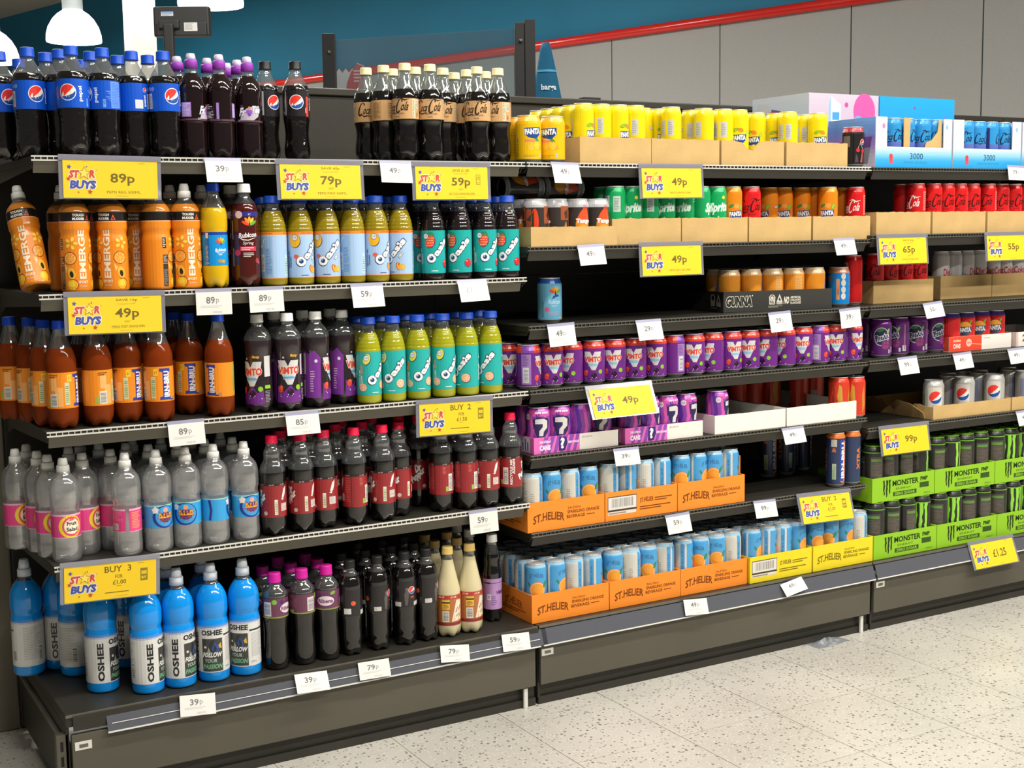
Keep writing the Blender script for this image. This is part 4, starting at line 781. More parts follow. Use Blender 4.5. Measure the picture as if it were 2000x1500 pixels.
# black energy can with green claw
a, c = base(33, 173, '#232120', '#2c2f28', 14); dripclaw(a, 0, 92, 44, 112, '#8fd63a', 2); a.text('MONSTER', 0, 24, 50, 8, '#d8d8d2', 2, bold=.03); a.rect(-c, 150, c, 153, '#6aa038', .8)
a.rect(48, 14, 96, 138, '#4b443d', .8); a.lines(52, 18, 92, 110, 20, '#5f574f', 1.4, 5); a.rect(52, 120, 58, 134, '#6ab03a', 1.4); a.text('ENERGY', 76, 130, 26, 5, '#b8b8b0', 1.6, bold=.03); a.rect(60, 118, 94, 122, '#6aa038', 1.4); a.rect(-92, 14, -48, 138, '#4b443d', .8); a.lines(-90, 18, -52, 120, 22, '#5f574f', 1.4, 7); a.rect(-90, 124, -52, 132, '#5a8a3a', 1.4)
can('monster', 33, 173, a, lid='green_lid')
# pixel-blue and pink slim cola can
a, c = base(28.5, 150, '#2f92d0'); a.rect(-c, 9, c, 44, '#c03a7a', .4); a.rect(-c, 44, c, 62, '#8a5aa8', .4); a.rect(-c, 62, c, 78, '#5a72bc', .4); script_cola(a, 0, 94, 70, '#1c2440', 2, 1.2); a.disc(-4, 40, 8, '#d06a9a', 1.4); a.disc(20, 54, 6, '#5aa0d8', 1.5); a.rect(50, 9, 70, 130, '#6a6aac', 1); a.rect(-76, 9, -58, 130, '#2a2f6a', 1)
can('c3000', 28.5, 150, a)
# black cherry cola can
a, c = base(33, 119, '#1f1b1c', '#a83a44', 14); globe(a, 14, 74, 8, 2); a.rect(-18, 10, -14, 100, '#0a0808', 1); a.disc(-2, 50, 6, '#c8303a', 2); a.disc(16, 48, 6, '#c8303a', 2); a.stroke([(-2, 56), (4, 70), (16, 54)], 1.6, '#c9a4a4', 2); a.poly([(6, 14), (12, 44), (16, 40), (14, 14)], '#b8504a', 1.4); a.poly([(-12, 14), (-8, 40), (-2, 30), (0, 14)], '#4a4646', 1.2); a.rect(-50, 60, -26, 92, '#6a605a', 1)
can('cherry', 33, 119, a)
# ---------------------------------------------------------------- stock on the shelves
def place(kind, name, label, cat, group, x, y, z, deg, tilt=None):
    o = thing(name, label, cat, (x, y, z), (0, 0, math.radians(deg)), group)
    if tilt: o.rotation_euler = tilt
    for n, me, _ in KIND[kind]:
        p = bpy.data.objects.new(n, me); COL.objects.link(p); p.parent = o
    return o
ROW = ['front', 'second', 'third', 'fourth', 'fifth']
Z = {k: v[1] for k, v in SHELF.items()}; Z['base'] = Z['a0']; Z['c6'] = .3930
def stock(kind, name, cat, desc, where, zk, rows, rownames=None, lift=0.):
    """one thing per (x, y, turn); counted along each row from the left as the photograph shows it"""
    for j, row in enumerate(rows):
        rn = (rownames or ROW)[j]
        for i, (x, y, t) in enumerate(sorted(row, key=lambda q: q[0]-.45*q[1])):
            lab = f'{ORD[i]} {desc} from left, {rn} row, {where}' if len(row) > 1 else f'{desc} alone in the {rn} row, {where}'
            place(kind, name, lab, cat, f'{desc}s on {where}', x, y, Z[zk]+lift, t)

# set: (kind, object name, category, description, place, shelf, [rows of (x, y, turn)], row names, lift)
STOCK = [
 ('pepsi', 'drink_bottle', 'bottle', 'blue-label cola bottle', 'left bay top shelf', 'a1', [[(0.0267, 0.1117, 16), (0.1043, 0.0496, -30), (0.1716, 0.0574, -88), (0.2401, 0.0817, 151), (0.3039, 0.0594, 16)], [(-0.0163, 0.2, 21), (0.0775, 0.1823, -106), (0.0943, 0.1166, 138), (0.1619, 0.1245, 113), (0.2301, 0.1646, -114), (0.2899, 0.133, 127)], [(0.0442, 0.3109, -14), (0.1761, 0.2751, 25)]], None, .0002),
 ('froot', 'drink_bottle', 'bottle', 'purple sports-cap dark bottle', 'left bay top shelf', 'a1', [[(0.3689, 0.067, 58), (0.4315, 0.0615, 162), (0.5016, 0.0734, -14)], [(0.3553, 0.1285, 74), (0.4262, 0.1316, -11), (0.4993, 0.1363, -88)], [(0.4948, 0.199, -124)]], None, .0002),
 ('max', 'drink_bottle', 'bottle', 'black-capped black cola bottle', 'left bay top shelf', 'a1', [[(0.5683, 0.1396, 18), (0.6328, 0.112, -19)]], None, .0002),
 ('vanilla', 'drink_bottle', 'bottle', 'tan-label cream-cap cola bottle', 'left bay top shelf', 'a1', [[(0.8885, 0.0451, -64), (0.9537, 0.0396, -30), (1.0833, 0.0378, -34), (1.148, 0.0459, -78)], [(0.8399, 0.1659, 1), (0.859, 0.1035, 155), (0.9455, 0.1043, -169), (1.0182, 0.0956, -37), (1.0894, 0.1029, 12)], [(0.9082, 0.1579, 56), (1.0882, 0.1682, -48), (1.1539, 0.1203, -145)]], None, .0002),
 ('emerge', 'drink_bottle', 'bottle', 'orange sports drink bottle', 'left bay second shelf', 'a2', [[(0.0927, 0.05, -2), (0.1712, 0.046, -51), (0.2673, 0.044, 85), (0.3331, 0.042, -11)]], None, .0002),
 ('emerge', 'drink_bottle', 'bottle', 'orange sports drink bottle', 'left bay second shelf', 'a2', [[(0.0873, 0.145, 118), (0.1686, 0.14, -90), (0.2483, 0.112, -44), (0.3205, 0.112, -85), (0.3941, 0.115, 27)]], ['rear'], .0002),
 ('rubor', 'drink_bottle', 'bottle', 'yellow-orange bottle with blue label', 'left bay second shelf', 'a2', [[(0.3962, 0.034, 11)]], None, .0002),
 ('rubsp', 'drink_bottle', 'bottle', 'dark berry bottle with white cap', 'left bay second shelf', 'a2', [[(0.4694, 0.035, -11)]], None, .0002),
 ('rubsp', 'drink_bottle', 'bottle', 'dark berry bottle with white cap', 'left bay second shelf', 'a2', [[(0.4654, 0.12, 9)]], ['rear'], .0002),
 ('oasy', 'drink_bottle', 'bottle', 'amber juice bottle, pale blue label,', 'left bay second shelf', 'a2', [[(0.5359, 0.0345, 160), (0.6016, 0.0345, 1), (0.6686, 0.0345, -22), (0.7332, 0.0345, 152), (0.7963, 0.0345, 11), (0.8607, 0.0345, -67)]], None, .0002),
 ('oasy', 'drink_bottle', 'bottle', 'amber juice bottle, pale blue label,', 'left bay second shelf', 'a2', [[(0.5356, 0.108, 14), (0.5987, 0.106, -100), (0.6663, 0.106, -95), (0.7328, 0.106, -107), (0.797, 0.104, -82), (0.8592, 0.104, -146)]], ['rear'], .0002),
 ('oasr', 'drink_bottle', 'bottle', 'dark juice bottle, teal strawberry label,', 'left bay second shelf', 'a2', [[(0.9509, 0.0381, -15), (1.0239, 0.0345, -43), (1.0959, 0.0345, -9), (1.162, 0.0345, -35)]], None, .0002),
 ('oasr', 'drink_bottle', 'bottle', 'dark juice bottle, teal strawberry label,', 'left bay second shelf', 'a2', [[(0.9478, 0.106, -1), (1.0266, 0.104, -141), (1.1011, 0.102, 129), (1.1681, 0.1, 127)]], ['rear'], .0002),
 ('irn', 'drink_bottle', 'bottle', 'amber soda bottle, orange label,', 'left bay third shelf', 'a3', [[(0.0485, 0.0466, 51), (0.1241, 0.047, 103), (0.1931, 0.063, 24), (0.2562, 0.0368, 7), (0.3482, 0.1101, -16), (0.3958, 0.0365, -59)]], None, .0002),
 ('irn', 'drink_bottle', 'bottle', 'amber soda bottle, orange label,', 'left bay third shelf', 'a3', [[(0.0273, 0.1089, 15), (0.0123, 0.193, 30), (-0.0176, 0.2633, 66)]], ['left end'], .0002),
 ('irn', 'drink_bottle', 'bottle', 'amber soda bottle, orange label,', 'left bay third shelf', 'a3', [[(0.1121, 0.13, 28), (0.1835, 0.13, -119), (0.2569, 0.14, -176), (0.3332, 0.1744, -116)]], ['rear'], .0002),
 ('vimb', 'drink_bottle', 'bottle', 'white-cap purple-print bottle', 'left bay third shelf', 'a3', [[(0.4927, 0.0468, -54), (0.5624, 0.0365, -20), (0.6382, 0.0488, 58), (0.7155, 0.0718, 42)]], None, .0002),
 ('vimb', 'drink_bottle', 'bottle', 'white-cap purple-print bottle', 'left bay third shelf', 'a3', [[(0.563, 0.125, 48), (0.633, 0.12, 74), (0.7124, 0.1378, 176)]], ['rear'], .0002),
 ('oasg', 'drink_bottle', 'bottle', 'yellow-green juice bottle, teal label,', 'left bay third shelf', 'a3', [[(0.7672, 0.0345, 11), (0.8332, 0.0345, -30), (0.9005, 0.0345, -6), (0.9707, 0.0345, 3), (1.038, 0.0345, -73), (1.1066, 0.0345, -74)]], None, .0002),
 ('oasg', 'drink_bottle', 'bottle', 'yellow-green juice bottle, teal label,', 'left bay third shelf', 'a3', [[(0.7701, 0.11, 3), (0.8345, 0.105, 166), (0.9038, 0.105, -20), (0.9708, 0.103, 21), (1.0415, 0.103, 138), (1.1091, 0.1, -111)]], ['rear'], .0002),
 ('wpink', 'drink_bottle', 'bottle', 'clear water bottle, pink label,', 'left bay fourth shelf', 'a4', [[(0.0419, 0.0534, 4), (0.0929, 0.0997, 48), (0.1713, 0.0365, 167)], [(0.0214, 0.1162, 5), (0.0115, 0.1813, 10), (0.0087, 0.2961, 15), (0.1579, 0.1111, 37)]], None, .0002),
 ('wpink', 'drink_bottle', 'bottle', 'clear water bottle, pink label,', 'left bay fourth shelf', 'a4', [[(-0.0257, 0.24, 21), (0.0843, 0.2, 92), (0.1577, 0.2231, 114), (0.1323, 0.3, 132)]], ['rear'], .0002),
 ('wblue', 'drink_bottle', 'bottle', 'clear water bottle, blue label,', 'left bay fourth shelf', 'a4', [[(0.2404, 0.0365, 10), (0.3069, 0.0365, -28), (0.3729, 0.0377, 83), (0.4452, 0.0365, 4)]], None, .0002),
 ('wblue', 'drink_bottle', 'bottle', 'clear water bottle, blue label,', 'left bay fourth shelf', 'a4', [[(0.2105, 0.1837, 177), (0.2486, 0.13, -25), (0.3143, 0.125, 148), (0.3803, 0.125, -51), (0.446, 0.12, 89)], [(0.2405, 0.2423, 2), (0.3026, 0.22, 77), (0.3726, 0.215, -21), (0.4449, 0.21, -177)]], ['second', 'third'], .0002),
 ('drp', 'drink_bottle', 'bottle', 'red-label dark cola bottle', 'left bay fourth shelf', 'a4', [[(0.5131, 0.0345, -90), (0.5842, 0.0345, -83), (0.6468, 0.0428, -107), (0.7215, 0.0345, 142), (0.7971, 0.0345, -99), (0.9654, 0.0493, 123), (1.031, 0.0381, 127), (1.0928, 0.0345, -107), (1.1608, 0.0345, 45)], [(0.8552, 0.0631, -60)]], ['front', 'middle'], .0002),
 ('drp', 'drink_bottle', 'bottle', 'red-label dark cola bottle', 'left bay fourth shelf', 'a4', [[(0.5586, 0.1, -160), (0.6316, 0.105, -153), (0.7092, 0.12, -42), (0.7811, 0.12, -108), (0.9454, 0.14, -31), (1.0035, 0.17, -22), (1.0224, 0.11, 131), (1.0924, 0.105, 16)], [(0.6018, 0.17, 87), (0.6733, 0.18, 1), (0.7551, 0.19, 23), (0.8422, 0.2, 82), (0.9191, 0.1961, 120)]], ['second', 'third'], .0002),
 ('oshee', 'drink_bottle', 'bottle', 'bright blue sports drink bottle', 'left bay lowest shelf', 'base', [[(0.1148, 0.104, 18), (0.2015, 0.0405, 31), (0.2756, 0.0405, 5), (0.3553, 0.0405, -55), (0.4324, 0.0405, -80)]], None, .0002),
 ('oshee', 'drink_bottle', 'bottle', 'bright blue sports drink bottle', 'left bay lowest shelf', 'base', [[(-0.0079, 0.319, 141), (0.0659, 0.3267, 5), (0.0877, 0.256, 89)]], ['left rear'], .0002),
 ('oshee', 'drink_bottle', 'bottle', 'bright blue sports drink bottle', 'left bay lowest shelf', 'base', [[(0.2097, 0.25, -3), (0.2766, 0.125, 125), (0.3602, 0.125, 94), (0.2907, 0.22, -153)]], ['rear'], .0002),
 ('rib', 'drink_bottle', 'bottle', 'magenta-cap dark bottle', 'left bay lowest shelf', 'base', [[(0.508, 0.0345, 41), (0.5764, 0.0345, 119), (0.6392, 0.0345, -27)]], None, .0002),
 ('rib', 'drink_bottle', 'bottle', 'magenta-cap dark bottle', 'left bay lowest shelf', 'base', [[(0.5063, 0.112, -66), (0.576, 0.105, -178), (0.6458, 0.105, -6)], [(0.5698, 0.178, 81), (0.6395, 0.172, -173)]], ['second', 'third'], .0002),
 ('maxb', 'drink_bottle', 'bottle', 'black cola bottle', 'left bay lowest shelf', 'base', [[(0.7005, 0.034, 107), (0.7735, 0.034, 36), (0.8479, 0.034, 0), (0.9087, 0.034, 44)]], None, .0002),
 ('maxb', 'drink_bottle', 'bottle', 'black cola bottle', 'left bay lowest shelf', 'base', [[(0.713, 0.115, -128), (0.7752, 0.11, -69), (0.8488, 0.115, -111), (0.9105, 0.11, 75)], [(0.7904, 0.19, -73), (0.8579, 0.185, 23), (0.9212, 0.19, -27)]], ['second', 'third'], .0002),
 ('ginger', 'drink_bottle', 'bottle', 'cloudy ginger bottle with tan cap', 'left bay lowest shelf', 'base', [[(0.9713, 0.0355, -2), (1.0352, 0.0355, 7)]], None, .0002),
 ('ginger', 'drink_bottle', 'bottle', 'cloudy ginger bottle with tan cap', 'left bay lowest shelf', 'base', [[(0.9743, 0.115, 2), (1.0381, 0.112, 122)], [(0.9836, 0.19, 125), (1.0475, 0.185, -159)]], ['second', 'third'], .0002),
 ('purple', 'drink_bottle', 'bottle', 'slim lilac-label dark bottle', 'left bay lowest shelf', 'base', [[(1.1293, 0.0855, 31)]], None, .0002),
 ('purple', 'drink_bottle', 'bottle', 'slim lilac-label dark bottle', 'left bay lowest shelf', 'base', [[(1.1067, 0.17, 89), (1.1061, 0.24, -80)]], ['rear'], .0002),
 ('fan', 'drink_can', 'can', 'stout golden-yellow can', 'middle bay top shelf', 'a1', [[(1.2319, 0.04, -9), (1.3041, 0.04, -52)], [(1.2348, 0.107, -166)]], None, .0002),
 ('lemon', 'drink_can', 'can', 'slim lemon-yellow can in tray', 'middle bay top shelf', 'a1', [[(1.4017, 0.043, 29), (1.4572, 0.043, 116), (1.5127, 0.043, 20), (1.5682, 0.043, 115), (1.6881, 0.043, 113), (1.8006, 0.043, 82), (1.8696, 0.043, 116), (1.925, 0.043, -35), (2.108, 0.043, 113), (2.2233, 0.043, -23)], [(1.4017, 0.0988, -72), (1.4572, 0.0988, -30), (1.5127, 0.0988, 123), (1.6318, 0.0988, -79), (1.6881, 0.0988, -1), (1.8006, 0.0988, 156), (1.8696, 0.0988, 84), (1.925, 0.0988, -171), (2.0358, 0.0988, -60), (2.108, 0.0988, -31), (2.2233, 0.0988, 107)], [(1.4017, 0.1546, -40)], [(1.4017, 0.2104, 87)], [(1.4017, 0.2662, -26)]], None, .0032),
 ('cherry', 'drink_can', 'can', 'black cherry cola can', 'middle bay top shelf', 'a1', [[(2.3713, 0.05, -14)]], None, .0002),
 ('c3000', 'drink_can', 'can', 'blue and pink slim can', 'left 3000 box', 'a1', [[(2.5339, 0.05, -31), (2.5899, 0.05, -7), (2.6601, 0.05, -47), (2.7165, 0.05, 2)]], None, .0002),
 ('c3000', 'drink_can', 'can', 'blue and pink slim can', 'right 3000 box', 'a1', [[(2.8524, 0.05, -59), (2.909, 0.05, 11), (2.9664, 0.05, 70), (3.027, 0.05, -55)]], None, .0002),
 ('tango', 'drink_can', 'can', 'dark brown can with orange fruit', 'middle bay second shelf', 'b2', [[(1.2478, 0.0375, 134), (1.3114, 0.0375, -107), (1.3751, 0.0375, -8), (1.4387, 0.0375, -6)], [(1.2478, 0.1023, -21), (1.3114, 0.1023, 71), (1.3751, 0.1023, 165), (1.4387, 0.1023, -9)], [(1.2478, 0.1671, -60), (1.3114, 0.1671, 134), (1.3751, 0.1671, 71), (1.4387, 0.1671, 176)]], None, .0032),
 ('sprite', 'drink_can', 'can', 'slim green can', 'middle bay second shelf', 'b2', [[(1.5058, 0.049, 125), (1.5613, 0.049, -35), (1.6169, 0.049, 124), (1.6724, 0.049, -32), (1.738, 0.049, -58), (1.7946, 0.049, 52), (1.8511, 0.049, -19)], [(1.5058, 0.1048, -139), (1.5613, 0.1048, -51), (1.6169, 0.1048, 34), (1.6724, 0.1048, -93)]], None, .0032),
 ('forange', 'drink_can', 'can', 'slim orange can beside green cans', 'middle bay second shelf', 'b2', [[(1.9077, 0.049, -15)]], None, .0032),
 ('zero', 'drink_can', 'can', 'slim red can among orange cans', 'middle bay second shelf', 'b2', [[(1.9761, 0.049, -35)]], None, .0032),
 ('forange', 'drink_can', 'can', 'slim orange can', 'middle bay second shelf', 'b2', [[(2.273, 0.049, -48)], [(2.0901, 0.1048, -81), (2.1471, 0.1048, -37), (2.2174, 0.1048, -22), (2.273, 0.1048, 17), (2.3841, 0.1048, 106)]], None, .0032),
 ('coke', 'drink_can', 'can', 'slim red can with white script', 'middle bay second shelf', 'b2', [[(2.3841, 0.049, -80)]], None, .0032),
 ('coke', 'drink_can', 'can', 'slim red can with white script', 'right bay second shelf', 'c2', [[(2.6411, 0.049, -87)], [(2.6411, 0.1048, 74)]], None, .0032),
 ('zero', 'drink_can', 'can', 'slim red can with black script', 'right bay second shelf', 'c2', [[(2.7136, 0.049, -43), (2.7719, 0.049, -48), (2.8303, 0.049, -64), (2.8886, 0.049, -39), (2.9641, 0.049, -80), (3.0255, 0.049, -50), (3.087, 0.049, -31), (3.1484, 0.049, -51)]], None, .0032),
 ('rubcan', 'drink_can', 'can', 'lone light blue can', 'middle bay third shelf', 'b3', [[(1.3229, 0.093, -17)]], None, .0002),
 ('gunna', 'drink_can', 'can', 'orange can in black tray', 'middle bay third shelf', 'b3', [[(1.9455, 0.1071, 21), (2.0175, 0.0961, -15), (2.0895, 0.0851, 124), (2.1615, 0.0741, 116), (2.2335, 0.063, -13)], [(1.9556, 0.1733, -87), (2.0276, 0.1623, 103), (2.0997, 0.1513, 114), (2.1717, 0.1403, -73), (2.2437, 0.1293, 93)], [(2.0378, 0.2286, -97), (2.1098, 0.2175, 178), (2.1818, 0.2065, -32)]], None, .0032),
 ('bluecan', 'drink_can', 'can', 'bright blue can beside black tray', 'middle bay third shelf', 'b3', [[(2.3452, 0.075, -49)]], None, .0002),
 ('zero', 'drink_can', 'can', 'tall red can beside bright blue can', 'middle bay third shelf', 'b3', [[(2.4286, 0.1, 120)]], None, .0002),
 ('zero', 'drink_can', 'can', 'slim red can in cardboard tray', 'right bay third shelf', 'c3', [[(2.5362, 0.116, -70), (2.6008, 0.116, 34), (2.6653, 0.116, -42), (2.7298, 0.116, -47)]], None, .0032),
 ('silver', 'drink_can', 'can', 'slim silver can with red lettering', 'right bay third shelf', 'c3', [[(2.8605, 0.143, 42), (2.9195, 0.143, 101), (2.9785, 0.143, 51), (3.0375, 0.143, 11), (3.1055, 0.143, -25), (3.1645, 0.143, -40), (3.2235, 0.143, -51), (3.2825, 0.143, -21)]], None, .0032),
 ('vimc', 'drink_can', 'can', 'purple can with red rim', 'middle bay fourth shelf', 'b4', [[(1.2258, 0.045, 44), (1.2947, 0.045, -17), (1.3611, 0.052, -58), (1.4278, 0.045, -34), (1.4963, 0.045, -39), (1.5643, 0.045, -38), (1.6335, 0.045, -36), (1.7004, 0.05, 93), (1.767, 0.045, -33), (1.8339, 0.045, -69), (1.9009, 0.045, -14), (1.9677, 0.045, -45), (2.0346, 0.045, -66), (2.1039, 0.045, -77), (2.1708, 0.045, -42), (2.2377, 0.045, 32), (2.3049, 0.045, -39), (2.3719, 0.045, 0)]], None, .0002),
 ('vimc', 'drink_can', 'can', 'purple can with red rim', 'middle bay fourth shelf', 'b4', [[(1.2084, 0.122, -25), (1.2959, 0.13, 24), (1.3659, 0.13, 102), (1.434, 0.125, 125), (1.503, 0.122, 58), (1.5704, 0.12, 53), (1.6387, 0.12, 36), (1.7083, 0.12, 32), (1.781, 0.12, 54), (1.849, 0.12, 123), (1.916, 0.12, -82), (1.9828, 0.12, 179), (2.0509, 0.12, -129), (2.1184, 0.12, -136), (2.1884, 0.12, -88), (2.2555, 0.12, 63), (2.3237, 0.12, 167), (2.3917, 0.12, -61)]], ['second'], .0002),
 ('grape', 'drink_can', 'can', 'deep purple grape can', 'right bay fourth shelf', 'c4', [[(2.5247, 0.1313, -115), (2.5148, 0.065, -41), (2.6028, 0.075, -86), (2.679, 0.07, -55), (2.769, 0.085, -13)]], None, .0002),
 ('fredc', 'drink_can', 'can', 'red can in red tray', 'right bay fourth shelf', 'c4', [[(2.8354, 0.0765, 62), (2.9043, 0.0765, -49), (2.9758, 0.0765, -55), (3.0473, 0.0765, -50)]], None, .0032),
 ('quest', 'drink_can', 'can', 'purple question-mark can in tray', 'middle bay fifth shelf', 'b5', [[(1.2525, 0.0435, -19), (1.3175, 0.0435, -24), (1.3825, 0.0435, 117), (1.4475, 0.0435, -29), (1.5415, 0.0435, 45), (1.6065, 0.0435, 34), (1.6715, 0.0435, 3), (1.7365, 0.0435, 22)], [(1.2525, 0.1083, 76), (1.3175, 0.1083, -112), (1.3825, 0.1083, 179), (1.4475, 0.1083, -121), (1.5415, 0.1083, -176), (1.6065, 0.1083, 69), (1.6715, 0.1083, -148), (1.7365, 0.1083, -141)]], None, .0032),
 ('quest', 'drink_can', 'can', 'purple can in the white tray', 'middle bay fifth shelf', 'b5', [[(1.847, 0.0395, 36)]], None, .0032),
 ('redcan', 'drink_can', 'can', 'orange-red can in white tray', 'middle bay fifth shelf', 'b5', [[(2.3169, 0.0385, -34)]], None, .0032),
 ('redcan', 'drink_can', 'can', 'orange-red can right of white tray', 'middle bay fifth shelf', 'b5', [[(2.3797, 0.034, -55)]], None, .0002),
 ('redcan', 'drink_can', 'can', 'orange-red can deep in shadow', 'middle bay fifth shelf', 'b5', [[(2.1475, 0.31, 67), (2.2142, 0.31, 65), (2.2775, 0.3, -11), (2.3485, 0.25, 99), (2.4137, 0.25, 167)]], ['rear'], .0032),
 ('dpep', 'drink_can', 'can', 'silver cola can with round logo', 'right bay fifth shelf', 'c5', [[(2.7306, 0.0445, -38), (2.873, 0.0445, -61), (3.0154, 0.0445, -55), (3.1692, 0.0445, 69)], [(2.873, 0.1113, 110), (3.0154, 0.1113, 70), (3.1692, 0.1113, 99)], [(2.9442, 0.1781, -24), (3.0154, 0.1781, -116), (3.0984, 0.1781, 61), (3.24, 0.1781, 3)]], None, .0032),
 ('irnx', 'drink_can', 'can', 'tall navy and orange can', 'middle bay sixth shelf', 'b6', [[(2.3027, 0.034, -24), (2.3661, 0.034, 105)]], None, .0002),
 ('irnx', 'drink_can', 'can', 'tall navy and orange can', 'middle bay sixth shelf', 'b6', [[(2.2404, 0.27, -26), (2.3151, 0.27, 18), (2.4141, 0.3, 123)]], ['rear'], .0002),
 ('hel', 'drink_can', 'can', 'sky-blue orange soda can', 'middle bay sixth shelf', 'b6', [[(1.2275, 0.04, 139), (1.2865, 0.04, -7), (1.3455, 0.04, 128), (1.4045, 0.04, -28), (1.4725, 0.04, 116), (1.5315, 0.04, 85), (1.5905, 0.04, 134), (1.6495, 0.04, 83), (1.7172, 0.04, -32), (1.7757, 0.04, 32), (1.8342, 0.04, -39), (1.8927, 0.04, 71)], [(1.2275, 0.0978, -21), (1.2865, 0.0978, 126), (1.3455, 0.0978, 66), (1.4045, 0.0978, -34), (1.4725, 0.0978, -132), (1.5315, 0.0978, 1), (1.5905, 0.0978, 49), (1.6495, 0.0978, 51), (1.7172, 0.0978, 131), (1.7757, 0.0978, -133), (1.8342, 0.0978, -63), (1.8927, 0.0978, -65)], [(1.2275, 0.1556, -92), (1.2865, 0.1556, -76), (1.3455, 0.1556, -39), (1.4045, 0.1556, -18), (1.4725, 0.1556, -113), (1.5315, 0.1556, -158), (1.5905, 0.1556, -102), (1.6495, 0.1556, -159), (1.7172, 0.1556, -98), (1.7757, 0.1556, 24), (1.8342, 0.1556, -3), (1.8927, 0.1556, 131)], [(1.2275, 0.2134, -9), (1.2865, 0.2134, -14), (1.3455, 0.2134, 17), (1.4045, 0.2134, 45), (1.4725, 0.2134, 7), (1.5315, 0.2134, -3), (1.5905, 0.2134, 1), (1.6495, 0.2134, -84), (1.7172, 0.2134, 59), (1.7757, 0.2134, -1), (1.8342, 0.2134, -102), (1.8927, 0.2134, -124)], [(1.2275, 0.2712, -175), (1.2865, 0.2712, -82), (1.3455, 0.2712, 164), (1.4045, 0.2712, -145), (1.4725, 0.2712, 178), (1.5315, 0.2712, -108), (1.5905, 0.2712, -85), (1.6495, 0.2712, -3), (1.7172, 0.2712, 58), (1.7757, 0.2712, 6), (1.8342, 0.2712, -152), (1.8927, 0.2712, 97)]], None, .0032),
 ('hel', 'drink_can', 'can', 'sky-blue orange soda can', 'middle bay lowest shelf orange trays', 'base', [[(1.2287, 0.026, -26), (1.2882, 0.026, 28), (1.3477, 0.026, 117), (1.4072, 0.026, 77), (1.4751, 0.026, -29), (1.5334, 0.026, 135), (1.5916, 0.026, -36), (1.6499, 0.026, 103), (1.7162, 0.026, 73), (1.7747, 0.026, -48), (1.8332, 0.026, -34), (1.8917, 0.026, 120)], [(1.2287, 0.0838, 54), (1.2882, 0.0838, 57), (1.3477, 0.0838, -154), (1.4072, 0.0838, 73), (1.4751, 0.0838, -138), (1.5334, 0.0838, -152), (1.5916, 0.0838, -67), (1.6499, 0.0838, 154), (1.7162, 0.0838, 81), (1.7747, 0.0838, -153), (1.8332, 0.0838, 43), (1.8917, 0.0838, -11)], [(1.2287, 0.1416, 62), (1.2882, 0.1416, 3), (1.3477, 0.1416, 125), (1.4072, 0.1416, -73), (1.4751, 0.1416, -34), (1.5334, 0.1416, -89), (1.5916, 0.1416, 48), (1.6499, 0.1416, -103), (1.7162, 0.1416, 65), (1.7747, 0.1416, -178), (1.8332, 0.1416, -128), (1.8917, 0.1416, -60)], [(1.2287, 0.1994, -157), (1.2882, 0.1994, -131), (1.3477, 0.1994, 85), (1.4072, 0.1994, -75), (1.4751, 0.1994, -129), (1.5334, 0.1994, 84), (1.5916, 0.1994, -9), (1.6499, 0.1994, 10), (1.7162, 0.1994, 96), (1.7747, 0.1994, 36), (1.8332, 0.1994, -117), (1.8917, 0.1994, 155)], [(1.2287, 0.2572, -12), (1.2882, 0.2572, 41), (1.3477, 0.2572, 73), (1.4072, 0.2572, -137), (1.4751, 0.2572, 13), (1.5334, 0.2572, 116), (1.5916, 0.2572, -116), (1.6499, 0.2572, -105), (1.7162, 0.2572, -61), (1.7747, 0.2572, -12), (1.8332, 0.2572, 130), (1.8917, 0.2572, -7)]], None, .0032),
 ('hel', 'drink_can', 'can', 'sky-blue soda can', 'middle bay lowest shelf yellow trays', 'base', [[(1.96, 0.018, 30), (2.018, 0.018, 69), (2.076, 0.018, 78), (2.134, 0.018, 18), (2.2048, 0.018, -18), (2.2643, 0.018, -54), (2.3237, 0.018, 16), (2.3832, 0.018, 125)], [(1.96, 0.0758, -137), (2.018, 0.0758, 17), (2.076, 0.0758, -85), (2.134, 0.0758, -142), (2.2048, 0.0758, -100), (2.2643, 0.0758, 175), (2.3237, 0.0758, -65), (2.3832, 0.0758, 61)], [(1.96, 0.1336, -58), (2.018, 0.1336, -58), (2.076, 0.1336, 159), (2.134, 0.1336, -116), (2.2048, 0.1336, 174), (2.2643, 0.1336, 164), (2.3237, 0.1336, 80), (2.3832, 0.1336, 29)], [(1.96, 0.1914, 74), (2.018, 0.1914, -164), (2.076, 0.1914, -86), (2.134, 0.1914, 100), (2.2048, 0.1914, -64), (2.2643, 0.1914, 103), (2.3237, 0.1914, 114), (2.3832, 0.1914, 149)]], None, .0032),
 ('monster', 'drink_can', 'can', 'black energy can', 'right bay upper lime trays', 'c6', [[(2.46, 0.0365, 105), (2.526, 0.0365, 74), (2.592, 0.0365, 103), (2.658, 0.0365, 43), (2.734, 0.0365, 112), (2.802, 0.0365, 26), (2.87, 0.0365, 81), (2.938, 0.0365, 100), (3.015, 0.0365, 90), (3.083, 0.0365, -46), (3.151, 0.0365, -31), (3.219, 0.0365, 98)], [(2.46, 0.1033, 152), (2.526, 0.1033, 168), (2.592, 0.1033, -37), (2.658, 0.1033, 179), (2.734, 0.1033, -117), (2.802, 0.1033, -124), (2.87, 0.1033, 112), (2.938, 0.1033, -59), (3.015, 0.1033, -123), (3.083, 0.1033, 99), (3.151, 0.1033, 108), (3.219, 0.1033, 23)]], None, .0032),
